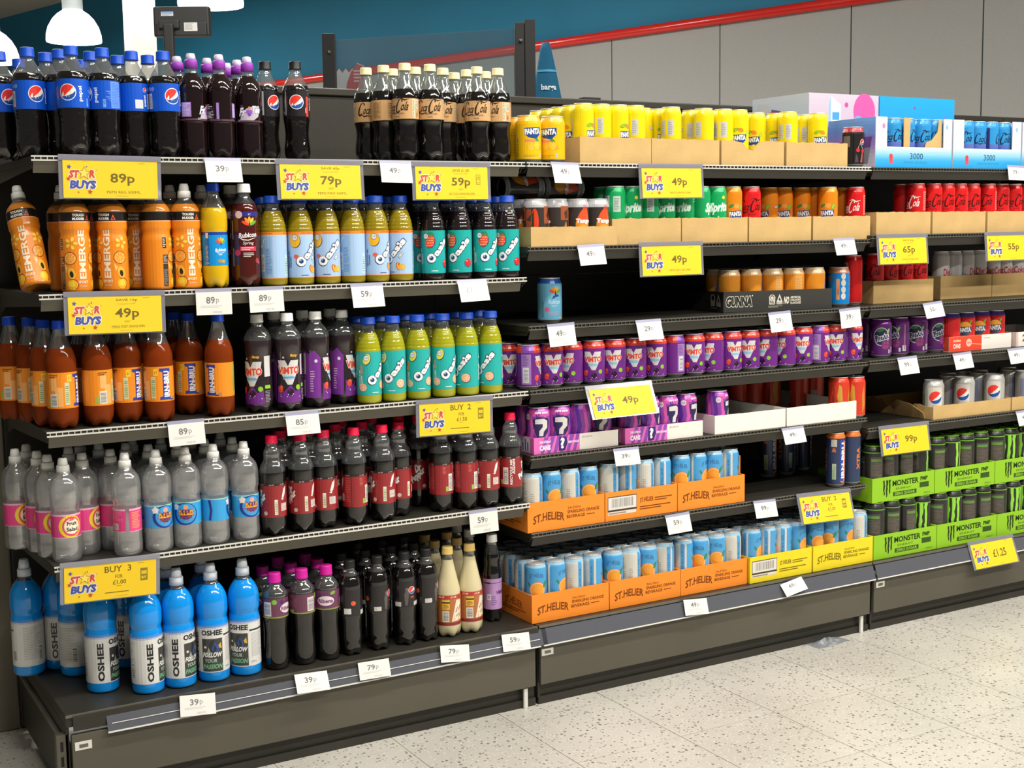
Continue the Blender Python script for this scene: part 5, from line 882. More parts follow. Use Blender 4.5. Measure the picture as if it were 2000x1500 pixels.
 ('monster', 'drink_can', 'can', 'black energy can', 'right bay lower lime trays', 'base', [[(2.4565, 0.0225, 74), (2.5235, 0.0225, 104), (2.5905, 0.0225, 123), (2.6575, 0.0225, -42), (2.734, 0.0225, 72), (2.802, 0.0225, -39), (2.87, 0.0225, 91), (2.938, 0.0225, 110), (3.015, 0.0225, 80), (3.083, 0.0225, -11), (3.151, 0.0225, -36), (3.219, 0.0225, 68)], [(2.4565, 0.0893, 86), (2.5235, 0.0893, -141), (2.5905, 0.0893, 38), (2.6575, 0.0893, 57), (2.734, 0.0893, -151), (2.802, 0.0893, 42), (2.87, 0.0893, 5), (2.938, 0.0893, 112), (3.015, 0.0893, -88), (3.083, 0.0893, 37), (3.151, 0.0893, 66), (3.219, 0.0893, -92)]], None, .0032),
]
for kind, nm, cat, desc, where, zk, rows, rn, lift in STOCK: stock(kind, nm, cat, desc, where, zk, rows, rn, lift)

TRAYS = {
 'lem1': ('a1', 1.371, 1.599, 0.012, 0.36, 0.068),
 'lem2': ('a1', 1.6007, 1.8317, 0.012, 0.36, 0.068),
 'lem3': ('a1', 1.8389, 2.0665, 0.012, 0.36, 0.068),
 'lem4': ('a1', 2.0762, 2.3128, 0.012, 0.36, 0.068),
 'tango': ('b2', 1.213, 1.4735, 0.002, 0.36, 0.05),
 'spr1': ('b2', 1.475, 1.7032, 0.018, 0.36, 0.069),
 'spr2': ('b2', 1.7067, 1.939, 0.018, 0.36, 0.069),
 'ora1': ('b2', 1.9446, 2.1786, 0.018, 0.36, 0.069),
 'ora2': ('b2', 2.1866, 2.4149, 0.018, 0.36, 0.069),
 'ck1': ('c2', 2.4401, 2.6724, 0.018, 0.36, 0.068),
 'ck2': ('c2', 2.6814, 2.9208, 0.018, 0.36, 0.068),
 'ck3': ('c2', 2.9304, 3.1821, 0.018, 0.36, 0.068),
 'cz': ('c3', 2.501, 2.765, 0.085, 0.36, 0.071),
 'dc1': ('c3', 2.828, 3.07, 0.112, 0.36, 0.075),
 'dc2': ('c3', 3.073, 3.315, 0.112, 0.36, 0.075),
 'fred': ('c4', 2.794, 3.086, 0.04, 0.24, 0.048),
 'f24': ('c4', 3.109, 3.4, 0.038, 0.24, 0.048),
 'fq1': ('b5', 1.217, 1.483, 0.008, 0.24, 0.044),
 'fq2': ('b5', 1.506, 1.772, 0.008, 0.24, 0.044),
 'wh1': ('b5', 1.812, 2.074, 0.004, 0.4, 0.053),
 'wh2': ('b5', 2.08, 2.356, 0.004, 0.4, 0.054),
 'dp': ('c5', 2.692, 3.054, 0.008, 0.3, 0.043),
 'dp2': ('c5', 3.06, 3.42, 0.008, 0.3, 0.043),
 'sh1': ('b6', 1.195, 1.437, 0.008, 0.355, 0.079),
 'sh2': ('b6', 1.44, 1.682, 0.008, 0.355, 0.079),
 'sh3': ('b6', 1.685, 1.925, 0.008, 0.355, 0.079),
 'sl1': ('base', 1.196, 1.44, -0.006, 0.355, 0.076),
 'sl2': ('base', 1.443, 1.682, -0.006, 0.355, 0.076),
 'sl3': ('base', 1.684, 1.924, -0.006, 0.355, 0.076),
 'yl1': ('base', 1.928, 2.166, -0.014, 0.355, 0.077),
 'yl2': ('base', 2.172, 2.416, -0.014, 0.355, 0.077),
 'mo1': ('c6', 2.424, 2.694, 0, 0.24, 0.076),
 'mo2': ('c6', 2.697, 2.975, 0, 0.24, 0.076),
 'mo3': ('c6', 2.978, 3.256, 0, 0.24, 0.076),
 'ml1': ('base', 2.42, 2.694, -0.014, 0.24, 0.076),
 'ml2': ('base', 2.697, 2.975, -0.014, 0.24, 0.076),
 'ml3': ('base', 2.978, 3.256, -0.014, 0.24, 0.076),
 'gunna': ('b3', 1.901, 2.267, 0.077, 0.39, 0.059),
}
SIGNS = {
 's1': (0.1634, -0.006, 1.4169, 0.2118, 0.0883, -1.4, -0.7),
 's2': (0.6413, -0.006, 1.4142, 0.2112, 0.0868, 4.5, -0.2),
 's3': (0.9843, -0.006, 1.413, 0.2101, 0.0863, 1.9, -0),
 's4': (0.1588, -0.006, 1.1282, 0.2124, 0.0903, 1.6, -0.9),
 's5': (0.9809, -0.006, 0.832, 0.2089, 0.0934, 1.8, -1.3),
 's6': (0.1209, -0.006, 0.5427, 0.2112, 0.0933, -0.8, -2.1),
 's7': (1.652, -0.006, 1.416, 0.2127, 0.0887, 4.4, 0.3),
 's8': (1.6517, -0.006, 1.2074, 0.2141, 0.0909, 4.2, 0.1),
 's9': (2.5253, -0.006, 1.2156, 0.2148, 0.0904, 6.1, -0),
 's10': (2.9976, -0.006, 1.2151, 0.248, 0.0957, 6.2, -0.1),
 's11': (1.4757, -0.006, 0.8331, 0.2164, 0.0871, 24, 0.3),
 's12': (2.5477, -0.006, 0.6304, 0.2149, 0.0901, 10.2, -0.3),
 's13': (2.218, -0.006, 0.4547, 0.2053, 0.0845, 18.2, -1.7),
 's14': (2.9225, -0.034, 0.2238, 0.2122, 0.0847, 21.7, -0.2),
 't1': (0.4095, -0.005, 1.4159, 0.0844, 0.0488, 14.8, -0),
 't2': (0.8333, -0.005, 1.4149, 0.0821, 0.0463, 12.8, -1),
 't3': (1.3123, -0.005, 1.4169, 0.0794, 0.0501, 20.4, -1.2),
 't4': (0.3767, -0.005, 1.1259, 0.0787, 0.0511, 2.7, -0.4),
 't5': (0.499, -0.005, 1.1256, 0.082, 0.0498, 5.7, 0.4),
 't6': (0.75, -0.005, 1.1254, 0.0836, 0.0504, 13.4, 0.6),
 't7': (1.0349, -0.005, 1.1253, 0.0841, 0.0491, 18.5, 1.6),
 't8': (0.3005, -0.005, 0.8349, 0.0813, 0.0489, 10, 0.8),
 't9': (0.576, -0.005, 0.8312, 0.0839, 0.0466, 13.1, 0.2),
 't10': (1.0551, -0.005, 0.5398, 0.0805, 0.0525, 6.8, 0.6),
 't11': (0.29, -0.034, 0.2202, 0.0839, 0.0466, 16.3, -5.3),
 't12': (0.5631, -0.034, 0.2234, 0.0787, 0.0464, 31.7, -3.2),
 't13': (0.7252, -0.034, 0.2154, 0.0842, 0.0421, 19.5, -1.6),
 't14': (0.948, -0.034, 0.2171, 0.0833, 0.0417, 5.2, -7.2),
 't15': (1.1249, -0.034, 0.2143, 0.089, 0.0436, 19.5, -4.4),
 't16': (1.3898, -0.005, 1.2054, 0.0803, 0.0473, 14, 1.8),
 't17': (1.2947, -0.005, 1.0034, 0.0802, 0.0544, 10.7, 2),
 't18': (1.5743, -0.005, 1.0001, 0.0834, 0.049, 16.4, 1.1),
 't19': (2.2852, -0.005, 1.2072, 0.0838, 0.0439, 16.4, 1.1),
 't20': (2.0381, -0.005, 1.001, 0.083, 0.0507, 11.9, 2.6),
 't21': (2.3129, -0.005, 0.9995, 0.0787, 0.0506, 7.2, 3.1),
 't22': (1.4989, -0.005, 0.6561, 0.0809, 0.0372, 16.4, -0.6),
 't23': (1.6715, -0.005, 0.4536, 0.0819, 0.0468, 17.4, 1.1),
 't24': (1.9878, -0.005, 0.4549, 0.0871, 0.0438, 18.5, -1.7),
 't25': (2.093, -0.005, 0.6601, 0.081, 0.0415, 19.2, 1.3),
 't26': (1.7084, -0.034, 0.2172, 0.0833, 0.0438, 10.8, -4.8),
 't27': (2.0615, -0.034, 0.2202, 0.076, 0.0405, 37.4, 9.1),
 't28': (2.6619, -0.005, 1.0029, 0.088, 0.0421, 17.2, 3.9),
 't29': (2.5562, -0.005, 0.8388, 0.0839, 0.0476, 15.4, 1.9),
 't30': (2.7995, -0.005, 0.8369, 0.0796, 0.045, 16.3, 2.5),
 't31': (3.0553, -0.005, 0.8367, 0.0944, 0.0438, 16.7, 1.8),
 't32': (3.1047, -0.005, 0.6269, 0.1009, 0.0424, 17.3, 1.1),
 't33': (3.0296, -0.005, 1.4272, 0.0977, 0.0408, 10.4, -1.3),
}

# ---------------------------------------------------------------- trays and boxes
def panel(name, pts, th, fn, m, parent):
    """flat panel with thickness: outline pts in its own plane, fn maps (u, v, w) to local space"""
    bm = bmesh.new(); A = [bm.verts.new(fn(u, v, 0)) for u, v in pts]; Bv = [bm.verts.new(fn(u, v, th)) for u, v in pts]; n = len(pts)
    bm.faces.new(A); bm.faces.new(Bv[::-1])
    for i in range(n): bm.faces.new((A[i], Bv[i], Bv[(i+1) % n], A[(i+1) % n]))
    bm.normal_update(); bmesh.ops.triangulate(bm, faces=[f for f in bm.faces if len(f.verts) > 4]); bmesh.ops.recalc_face_normals(bm, faces=bm.faces)
    return link(name, mesh_of(name, bm), parent, m)
def edge_top(w, h, jag, seed, dips=()):
    """outline of a low wall with a torn or wavy top edge"""
    R = random.Random(seed); n = max(2, int(w/.012)); top = []
    for i in range(n+1):
        u = w*i/n; v = h+jag*R.uniform(-1, 1)
        for c, s, d in dips: v -= d*max(0, 1-abs(u-c)/s)
        top.append((u, v))
    return [(0, 0), (w, 0)]+top[::-1]
def tray(name, label, key, m='cardboard', hs=None, hb=None, jag=0., art=None, sideart=None, dips=(), rotz=0, over=0., skip=(), side_m=None, group=None):
    zk, x0, x1, y0, dp, h = TRAYS[key]; w = x1-x0 if not rotz else math.hypot(x1-x0, .056); hs = hs or h; hb = hb or h; th = .0026
    t = thing(name, label, 'tray', (x0, y0, Z[zk]+.0003), (0, 0, math.radians(rotz)), group)
    panel('front_panel', edge_top(w+over, h, jag, hash(key) % 97 if 0 else len(key)*7+int(x0*100), dips), th, lambda u, v, q: Vector((u, q, v)), m, t)
    panel('base', [(0, th), (w, th), (w, dp), (0, dp)], th, lambda u, v, q: Vector((u, v, q)), m, t)
    if 'left' not in skip: panel('side_panel', [(th, .003), (dp, .003), (dp, hb), (dp*.4, hs), (th, min(h, hs))], th, lambda u, v, q: Vector((q, u, v)), side_m or m, t)
    panel('side_panel', [(th, .003), (dp, .003), (dp, hb), (dp*.4, hs), (th, min(h, hs))], th, lambda u, v, q: Vector((w-th+q, u, v)), side_m or m, t)
    panel('back_panel', [(th, .003), (w-th, .003), (w-th, hb), (th, hb)], th, lambda u, v, q: Vector((u, dp-q, v)), m, t)
    if art:
        o = link('front_print', flat(art, key+'_print', yoff=-.0002), t, 'printed_board')
    if sideart:
        o = link('side_print', flat(sideart, key+'_side', yoff=-.0002), t, 'printed_board'); o.rotation_euler = (0, 0, math.radians(-90)); o.location = (0, dp, 0)
    return t
mat('orange_board', '#f08a24', vary=(10, .03), rough=.65)
mat('yellow_board', '#e6cf1c', vary=(10, .03), rough=.65)
mat('lime_board', '#8cc01e', vary=(10, .03), rough=.6)
mat('black_board', '#2b2a26', rough=.6)
mat('red_board', '#e2492e', rough=.6)
mat('pink_board', '#dc6cb4', rough=.6)
TOP4 = 'cardboard trays of yellow cans'
for i, k in enumerate(('lem1', 'lem2', 'lem3', 'lem4')):
    tray('cardboard_tray', f'{ORD[i]} plain cardboard tray from left under lemon-yellow cans, middle bay top shelf' if i != 2 else 'torn cardboard tray with crumpled front under lemon-yellow cans', k, jag=.0012 if i else .0004, dips=((.11, .035, .026), (.09, .05, .008)) if i == 2 else (), group=TOP4)
tray('cardboard_tray', 'low pale cardboard tray holding dark brown orange soda cans', 'tango', over=.006, jag=.0006, group='second shelf trays')
for k, l in (('spr1', 'cardboard tray under the left slim green cans'), ('spr2', 'cardboard tray under the right slim green cans'), ('ora1', 'cardboard tray under dim orange cans and one red can'), ('ora2', 'cardboard tray under bright orange can and red can'),
             ('ck1', 'half-empty cardboard tray with one red can left'), ('ck2', 'cardboard tray of red black-script cans nearer the left'), ('ck3', 'cardboard tray of red black-script cans at the right edge')):
    tray('cardboard_tray', l, k, jag=.0012, group='second shelf trays')
tray('cardboard_tray', 'cardboard tray of red cans below the 65p sign', 'cz', jag=.0004, group='third shelf trays')
for k, l in (('dc1', 'left cardboard tray of slim silver cans'), ('dc2', 'right cardboard tray of slim silver cans')): tray('cardboard_tray', l, k, jag=.0008, group='third shelf trays')
# black tray, turned a little
a = Art(); a.text('GUNNA', 52, 30, 88, 30, '#2b2a26', 2, bold=.06, shear=.1, edge=('#d9d4c4', .05)); a.disc(96, 46, 2, '#d9d4c4', 1)
a.disc(163, 36, 11, '#cfcabc', 1, 11, a0=0, a1=180); a.rect(153, 18, 173, 36, '#cfcabc', 1); a.disc(163, 38, 7, '#2b2a26', 1.6); a.disc(163, 37, 5, '#cfcabc', 2); a.text('PULL', 163, 25, 15, 8, '#2b2a26', 2, bold=.04)
a.poly([(178, 18), (198, 18), (198, 26), (188, 48), (178, 26)], '#cfcabc', 1); a.poly([(184, 30), (188, 39), (193, 28)], '#2b2a26', 2); a.text('RECYCLE', 188, 22, 16, 4, '#2b2a26', 2)
a.text('NO', 212, 29, 18, 22, '#d9d4c4', 2, bold=.05, shear=.1); a.text('ARTIFICIAL', 243, 37, 36, 7, '#d9d4c4', 2, bold=.03); a.text('COLOURS', 243, 29, 36, 6, '#d9d4c4', 2, bold=.03); a.text('FLAVOURS', 243, 21, 36, 7, '#d9d4c4', 2, bold=.03); a.lines(150, 9, 200, 15, 2, '#a9a494', 1)
b = Art(); b.text('GUNNA', 215, 30, 110, 30, '#181713', 2, bold=.06, shear=.1, edge=('#77736a', .03)); b.disc(330, 38, 13, '#b0aca0', 1, 13, a0=0, a1=180); b.rect(318, 16, 342, 38, '#b0aca0', 1); b.disc(330, 40, 8, '#23221f', 1.6); b.poly([(350, 16), (374, 16), (374, 28), (362, 52), (350, 28)], '#b0aca0', 1); b.poly([(357, 30), (362, 42), (368, 28)], '#23221f', 2); b.lines(318, 8, 374, 14, 1, '#8a867a', 1)
tray('printed_tray', 'black printed tray holding orange cans, set slightly askew', 'gunna', 'black_board', rotz=-8.7, art=a, sideart=b)
# red and white tray, and its neighbour
def cans_art(w, h, split, bgc, fgc, stripes=None):
    a = Art(); a.rect(0, .5, split, h, bgc, .2); a.rect(split, .5, w, h, '#e2dcd2', .2)
    if stripes:
        for k in range(8):
            x = 20+k*20; a.poly([(x, 1), (min(split, x+10), 1), (min(split, x+26), h), (min(split, x+12), h)], stripes, .5) if x+26 < split+12 else None
    a.text('24x330ml', 34, h*.72, 34, h*.16, fgc, 2, bold=.03); a.text('CANS', 34, h*.36, 34, h*.32, fgc, 2, bold=.06); a.text('BEST BEFORE', split+24, h*.78, 32, 3.4, '#77736c', 1.5)
    return a
a = cans_art(292, 48, 150, '#e2492e', '#f2cfc2'); a.disc(90, 26, 13, '#efb8a6', 1.5); a.text('330', 90, 26, 16, 7, '#e2492e', 2, bold=.03); a.stroke([(102, 22), (148, 18)], 2, '#efb8a6', 1.5)
tray('printed_tray', 'red and white printed tray of red soda cans', 'fred', 'white_board', art=a, side_m='red_board')
a = Art(); a.text('24', 50, 28, 40, 24, '#b03a34', 1, bold=.05); a.rect(0, 1, 10, 48, '#d8b4ac', .4)
tray('printed_tray', 'white tray printed 24 at the right edge', 'f24', 'white_board', art=a)
for k, wd, l in (('fq1', 266, 'left purple and white tray of question-mark cans'), ('fq2', 266, 'right purple and white tray of question-mark cans')):
    a = cans_art(wd, 44, 142, '#dc6cb4', '#f0dcec', '#8a4aa8'); a.poly([(76, 4), (96, 4), (104, 24), (100, 40), (78, 42)], '#3a2a6a', 1); a.text('?', 88, 24, 14, 30, '#eee6ea', 2, bold=.05); a.text('ZERO SUGAR', 122, 25, 36, 6, '#f0e2ee', 2, bold=.04, shear=.1)
    s = Art(); s.rect(100, 4, 220, 42, '#dcd4da', .4); s.vlines(104, 6, 216, 40, 9, '#3a4a8a', 1, 3)
    tray('printed_tray', l, k, 'pink_board', art=a, sideart=s, group='purple trays on fifth shelf')
tray('white_tray', 'left of two empty white card trays, middle bay fifth shelf', 'wh1', 'white_board', jag=.0006, group='white card trays')
tray('white_tray', 'right of two white card trays, middle bay fifth shelf', 'wh2', 'white_board', jag=.0006, group='white card trays')
t = tray('cardboard_tray', 'cardboard tray of silver cola cans with torn left side', 'dp', jag=.0007, skip=('left',), group='fifth shelf trays')
R = random.Random(8); pts = [(.003, .003), (.299, .003), (.299, .05)]+[(.299-.02*i, .046+R.uniform(-.008, .006)-(.012 if 4 < i < 11 else 0)) for i in range(1, 14)]+[(.003, .04)]
panel('side_panel', pts, .0026, lambda u, v, q: Vector((q, u, v)), 'cardboard', t)
panel('torn_flap', [(0, 0), (.11, .0), (.14, .03), (.10, .052), (.05, .046), (.0, .02)], .0022, lambda u, v, q: Vector((-.004-.35*v-q, .03+u, v+.001)), 'cardboard', t)
tray('cardboard_tray', 'cardboard tray at right edge beside silver cola cans', 'dp2', jag=.0007, group='fifth shelf trays')
# drinks trays in orange, yellow and lime
def helier(w, h, code=False, ink='#7a3c0c'):
    a = Art()
    if code:
        a.rect(8, h*.32, w*.43, h*.84, '#3a3630', .6); a.rect(9.5, h*.38, w*.43-1.5, h*.81, '#d8d4cc', 1); a.bars(12, h*.40, w*.42, h*.80, 1.3, '#d8d4cc', '#8a8680', True, 18); a.rect(8, h*.2, w*.42, h*.31, '#d8d0c4', .8); a.lines(10, h*.21, w*.41, h*.3, 1, '#8a8072', 1.2)
        a.text('ST.HELIER', w*.57, h*.60, w*.19, h*.16, ink, 1, arch=2, bold=.02); a.lines(w*.68, h*.5, w*.94, h*.66, 2, ink, 1); a.lines(w*.47, h*.24, w*.93, h*.4, 2, ink, 1)
    else:
        a.text('ST.HELIER', w*.27, h*.46, w*.40, h*.28, ink, 1, arch=8, bold=.025, shear=.05); a.text('24x250ml', w*.60, h*.68, w*.17, h*.08, ink, 1, shear=.1); a.text('SPARKLING ORANGE', w*.72, h*.54, w*.42, h*.11, ink, 1, bold=.02); a.text('BEVERAGE', w*.62, h*.38, w*.24, h*.11, ink, 1, bold=.02); a.lines(w*.76, h*.35, w*.93, h*.41, 1, ink, 1)
    return a
so = Art(); so.text('ST.HELIER', 260, 40, 90, 20, '#a3480e', 1, arch=6, bold=.02); so.lines(200, 14, 330, 26, 2, '#a3480e', 1)
for lv, keys, wh in (('upper', ('sh1', 'sh2', 'sh3'), 'sixth'), ('lower', ('sl1', 'sl2', 'sl3'), 'lowest')):
    for i, k in enumerate(keys):
        w = (TRAYS[k][2]-TRAYS[k][1])*1000; h = TRAYS[k][5]*1000
        t = tray('printed_tray', f'{ORD[i]} {lv} orange drinks tray from left, middle bay {wh} shelf', k, 'orange_board', art=helier(w, h, k == 'sh2'), sideart=so if i == 0 else None, group=f'{lv} orange trays')
        if k == 'sh3': panel('end_flap', [(.02, .079), (.20, .079), (.20, .132), (.02, .132)], .0026, lambda u, v, q: Vector((w/1000-.0026+q, u, v)), 'orange_board', t)
for i, k in enumerate(('yl1', 'yl2')):
    tray('printed_tray', f'{("left", "right")[i]} yellow drinks tray on the middle bay lowest shelf', k, 'yellow_board', art=helier((TRAYS[k][2]-TRAYS[k][1])*1000, 77, i == 0, '#7d6a10'), group='yellow trays')
def mon_art(w, h):
    a = Art(); dripclaw(a, w*.23, h*.52, 32, h*.66, '#26381a', 1); a.text('MONSTER', w*.53, h*.70, w*.42, h*.24, '#26381a', 1, bold=.03); a.text('ENERGY', w*.5, h*.46, w*.25, h*.08, '#4a6a1a', 1); a.rect(w*.33, h*.16, w*.71, h*.34, '#35521c', .8); a.text('ZERO SUGAR', w*.52, h*.25, w*.33, h*.12, '#8fb83a', 1.4, bold=.03); a.text('PMP', w*.83, h*.74, w*.12, h*.17, '#35521c', 1, bold=.05); a.rect(w*.76, h*.36, w*.91, h*.58, '#35521c', .8); a.text('500ml', w*.88, h*.12, w*.1, h*.06, '#4a6a1a', 1)
    return a
for lv, keys in (('upper', ('mo1', 'mo2', 'mo3')), ('lower', ('ml1', 'ml2', 'ml3'))):
    for i, k in enumerate(keys): tray('printed_tray', f'{ORD[i]} {lv} lime green energy drink tray from left, right bay', k, 'lime_board', art=mon_art((TRAYS[k][2]-TRAYS[k][1])*1000, 76), group=f'{lv} lime trays')
# ---- blue and white shelf-ready boxes on the right bay's top shelf
mat('gradient_box_white', '#c2c8d4', rough=.45)
mat('sky_box', '#12a0e2', rough=.4)
def grad(a, x0, y0, x1, y1, cols, lay=.2, n=14):
    for i in range(n):
        t = i/(n-1)*(len(cols)-1); k = min(len(cols)-2, int(t)); f = t-k
        c = [int(cols[k][j:j+2], 16)*(1-f)+int(cols[k+1][j:j+2], 16)*f for j in (1, 3, 5)]
        a.rect(x0, y0+(y1-y0)*i/n, x1, y0+(y1-y0)*(i+1)/n, '#%02x%02x%02x' % tuple(int(v) for v in c), lay)
def window_box(label, x0, x1, y0, dp, h, wx0, wx1, wz, first):
    w = x1-x0; t = thing('display_box', label, 'box', (x0, y0, Z['c1']+.0003), group='blue and white display boxes'); th = .0028; m = 'gradient_box_white'
    panel('front_panel', [(0, 0), (w, 0), (w, h), (wx1+.0, h), (wx1, wz), (wx0, wz), (wx0, h), (0, h)], th, lambda u, v, q: Vector((u, q, v)), m, t)
    panel('base', [(0, th), (w, th), (w, dp), (0, dp)], th, lambda u, v, q: Vector((u, v, q)), m, t)
    for xx in (0, w-th): panel('side_panel', [(th, .003), (dp, .003), (dp, h), (th, h)], th, lambda u, v, q: Vector((xx+q, u, v)), m, t)
    panel('back_panel', [(th, .003), (w-th, .003), (w-th, h), (th, h)], th, lambda u, v, q: Vector((u, dp-q, v)), m, t)
    a = Art(); W, H = w*1000, h*1000; A, B, Cz = wx0*1000, wx1*1000, wz*1000
    g = ['#129ada', '#2f9fd8', '#8abfe0', '#c4cfe0', '#d0ccd8', '#c8cadc']
    zz = Cz/H*5
    grad(a, .3, .3, W-.3, Cz, g[:4], .2); 
    for p, q in ((.3, A), (B, W-.3)): grad(a, p, Cz, q, H, g[3:], .2, 8)
    a.disc(W*.20, Cz*.52, 8, '#e03a44', 1, 9); a.rect(W*.20-8, Cz*.2, W*.20+8, Cz*.44, '#e04a5a', .9); a.text('3000', W*.53, Cz*.56, W*.17, Cz*.30, '#14506e', 1.4, bold=.01); a.text('LIMITED EDITION', W*.51, Cz*.25, W*.32, Cz*.10, '#2a7aa4', 1.4)
    a.disc(W*.93, H*.83, 5, '#7fb0d8', 1, 7); a.disc(A*.7, H*.82, 6, '#d87ab0', 1, 8) if first else None
    link('front_print', flat(a, 'display_print', yoff=-.0002), t, 'printed_card')
    if first:
        s = Art(); D = dp*1000; grad(s, .3, .3, D-.3, H-.3, ['#d8d2de', '#c9c0d6', '#a58fc8', '#7f7ac0', '#5a86c8', '#6a9ad4'], .2)
        s.poly([(D-110, 12), (D-30, 12), (D-14, 92), (D-128, 92)], '#8a8890', .8); s.poly([(D-122, 60), (D-20, 60), (D-14, 92), (D-128, 92)], '#6a3a8a', 1.2); s.rect(D-150, 50, D-110, 84, '#b03a6a', 1); s.disc(D-70, 70, 16, '#c8303a', 1.6); s.rect(D-64, 98, D-30, 122, '#5f8fc8', 1.2)
        o = link('side_print', flat(s, 'display_side', yoff=-.0002), t, 'printed_card'); o.rotation_euler = (0, 0, math.radians(-90)); o.location = (0, dp, 0)
    return t
TB = window_box('blue and white 3000 box with a wide torn window, nearer the left', 2.425, 2.752, .012, .20, .150, .048, .290, .062, True)
panel('torn_liner', [(.125, .062), (.150, .062), (.152, .150), (.124, .150)], .002, lambda u, v, q: Vector((u, .006+q, v)), 'cardboard', TB)
panel('torn_liner', [(.215, .062), (.2885, .062), (.2885, .148), (.276, .148), (.27, .11), (.245, .085), (.222, .078)], .002, lambda u, v, q: Vector((u, .006+q, v)), 'cardboard', TB)
window_box('blue and white 3000 box with cans in its window, nearer the right', 2.758, 3.072, .012, .20, .150, .048, .272, .062, False)
window_box('blue and white box cut off by the right picture edge', 3.078, 3.39, .012, .20, .150, .048, .272, .062, False)
def plain_box(label, x0, x1, y0, y1, h, deco, sidedeco=None):
    t = thing('carton', label, 'box', (x0, y0, Z['c1']+.0003), group='closed cartons behind the display boxes'); w = x1-x0; d = y1-y0
    bm = bmesh.new(); box(bm, 0, 0, 0, w, d, h, .002); link('carton_body', mesh_of('carton_body', bm), t, 'gradient_box_white' if sidedeco else 'sky_box')
    a = Art(); deco(a, w*1000, h*1000); link('front_print', flat(a, 'carton_print', yoff=-.0002), t, 'printed_card')
    if sidedeco:
        s = Art(); sidedeco(s, d*1000, h*1000); o = link('side_print', flat(s, 'carton_side', yoff=-.0002), t, 'printed_card'); o.rotation_euler = (0, 0, math.radians(-90)); o.location = (0, d, 0)
def dec1(a, w, h):
    grad(a, .5, .5, w-.5, h-.5, ['#b9a0bc', '#c8b0c8', '#ccc0d0'], .2); a.disc(w*.79, h*.78, w*.16, '#d857a4', 1, h*.24); a.disc(w*.70, h*.64, w*.07, '#7f9fd8', 1.5); a.disc(w*.53, h*.86, 8, '#c84f98', 1); a.poly([(w*.28, h*.52), (w*.28, h*.84), (w*.31, h*.97), (w*.45, h*.86), (w*.45, h*.55)], '#8fbfe4', 1); a.poly([(w*.31, h*.62), (w*.31, h*.97), (w*.45, h*.86), (w*.45, h*.55)], '#d4e4f2', 1.4); a.rect(w*.33, h*.66, w*.43, h*.76, '#4a9ad8', 1.8)
def dec1s(a, w, h):
    grad(a, .5, .5, w-.5, h-.5, ['#7fb0d0', '#9fbccf', '#bcc6cf'], .2); a.poly([(w*.35, h*.5), (w*.35, h*.84), (w*.8, h*.74), (w*.8, h*.5)], '#6a3a7a', 1); a.poly([(w*.3, h*.5), (w*.3, h*.8), (w*.42, h*.8), (w*.42, h*.5)], '#c83a4a', 1.4); a.poly([(w*.06, h*.5), (w*.1, h*.93), (w*.3, h*.9), (w*.33, h*.5)], '#b9bec0', .9)
def dec2(a, w, h):
    grad(a, .5, .5, w-.5, h-.5, ['#5f5aa8', '#3f7cc8', '#1a9ce0', '#0fa4ea'], .2); a.disc(w*.14, h*.62, 12, '#d89ac0', 1, 14); a.disc(w*.46, h*.86, 5, '#7a5aa0', 1); a.disc(w*.87, h*.72, 6, '#8a6ab8', 1, 10)
plain_box('white and pink patterned carton behind the 3000 boxes', 2.355, 2.652, .225, .49, .238, dec1, dec1s)
plain_box('sky blue patterned carton behind the 3000 boxes', 2.656, 3.0, .225, .49, .238, dec2)
# ---- two cans lying on their sides on top of the dark cans
for i, (x, y, t) in enumerate(((1.272, .150, 0), (1.397, .150, 40))):
    o = place('tango', 'drink_can', ('left of two dark cans lying sideways on top of upright cans', 'right of two dark cans lying sideways on top of upright cans')[i], 'can', 'cans lying on their sides', x-.0595, y, Z['b2']+.0032+.119+.0325, 0)
    o.rotation_mode = 'QUATERNION'; o.rotation_quaternion = (Matrix.Rotation(math.radians(90), 4, 'Y') @ Matrix.Rotation(math.radians(-55+t), 4, 'Z')).to_quaternion()
# ---- one bottle leaning back at the left end of the second shelf
o = place('emerge', 'drink_bottle', 'orange sports drink bottle leaning at the far left of its shelf', 'bottle', 'leaning bottle', .012, .075, Z['a2']+.0115, 0)
o.rotation_mode = 'QUATERNION'; o.rotation_quaternion = (Matrix.Rotation(math.radians(-4), 4, 'Y') @ Matrix.Rotation(math.radians(-20), 4, 'X') @ Matrix.Rotation(math.radians(-38), 4, 'Z')).to_quaternion()
# ---------------------------------------------------------------- price signs and tickets
def star_logo(a, x, y, s):
    E = ('#efe9d8', .055)
    a.text('ST', x-17*s, y+9*s, 21*s, 17*s, '#c8452f', 3, shear=.14, bold=.06, edge=E); a.text('R', x+21*s, y+10*s, 13*s, 17*s, '#c8452f', 3, shear=.14, bold=.06, edge=E)
    a.star(x+3.5*s, y+11*s, 14.5*s, '#8a3a2a', 3.4, .44, 4); a.star(x+3.5*s, y+11*s, 12.4*s, '#efd25a', 3.9, .44, 4)
    a.text('BUYS', x+1*s, y-13*s, 54*s, 18*s, '#3d4c9a', 3, shear=.14, bold=.06, edge=E)
    for dx, dy, r, c in ((-27, 24, 5.5, '#3d4c9a'), (-29, -1, 5.5, '#b8402e'), (15, -28, 6, '#b8402e'), (-9, -29, 2.6, '#b8402e'), (9, 25, 2.2, '#3d4c9a'), (29, 18, 1.6, '#6a78b8')): a.star(x+dx*s, y+dy*s, r*s, c, 3.2, .42, 12)
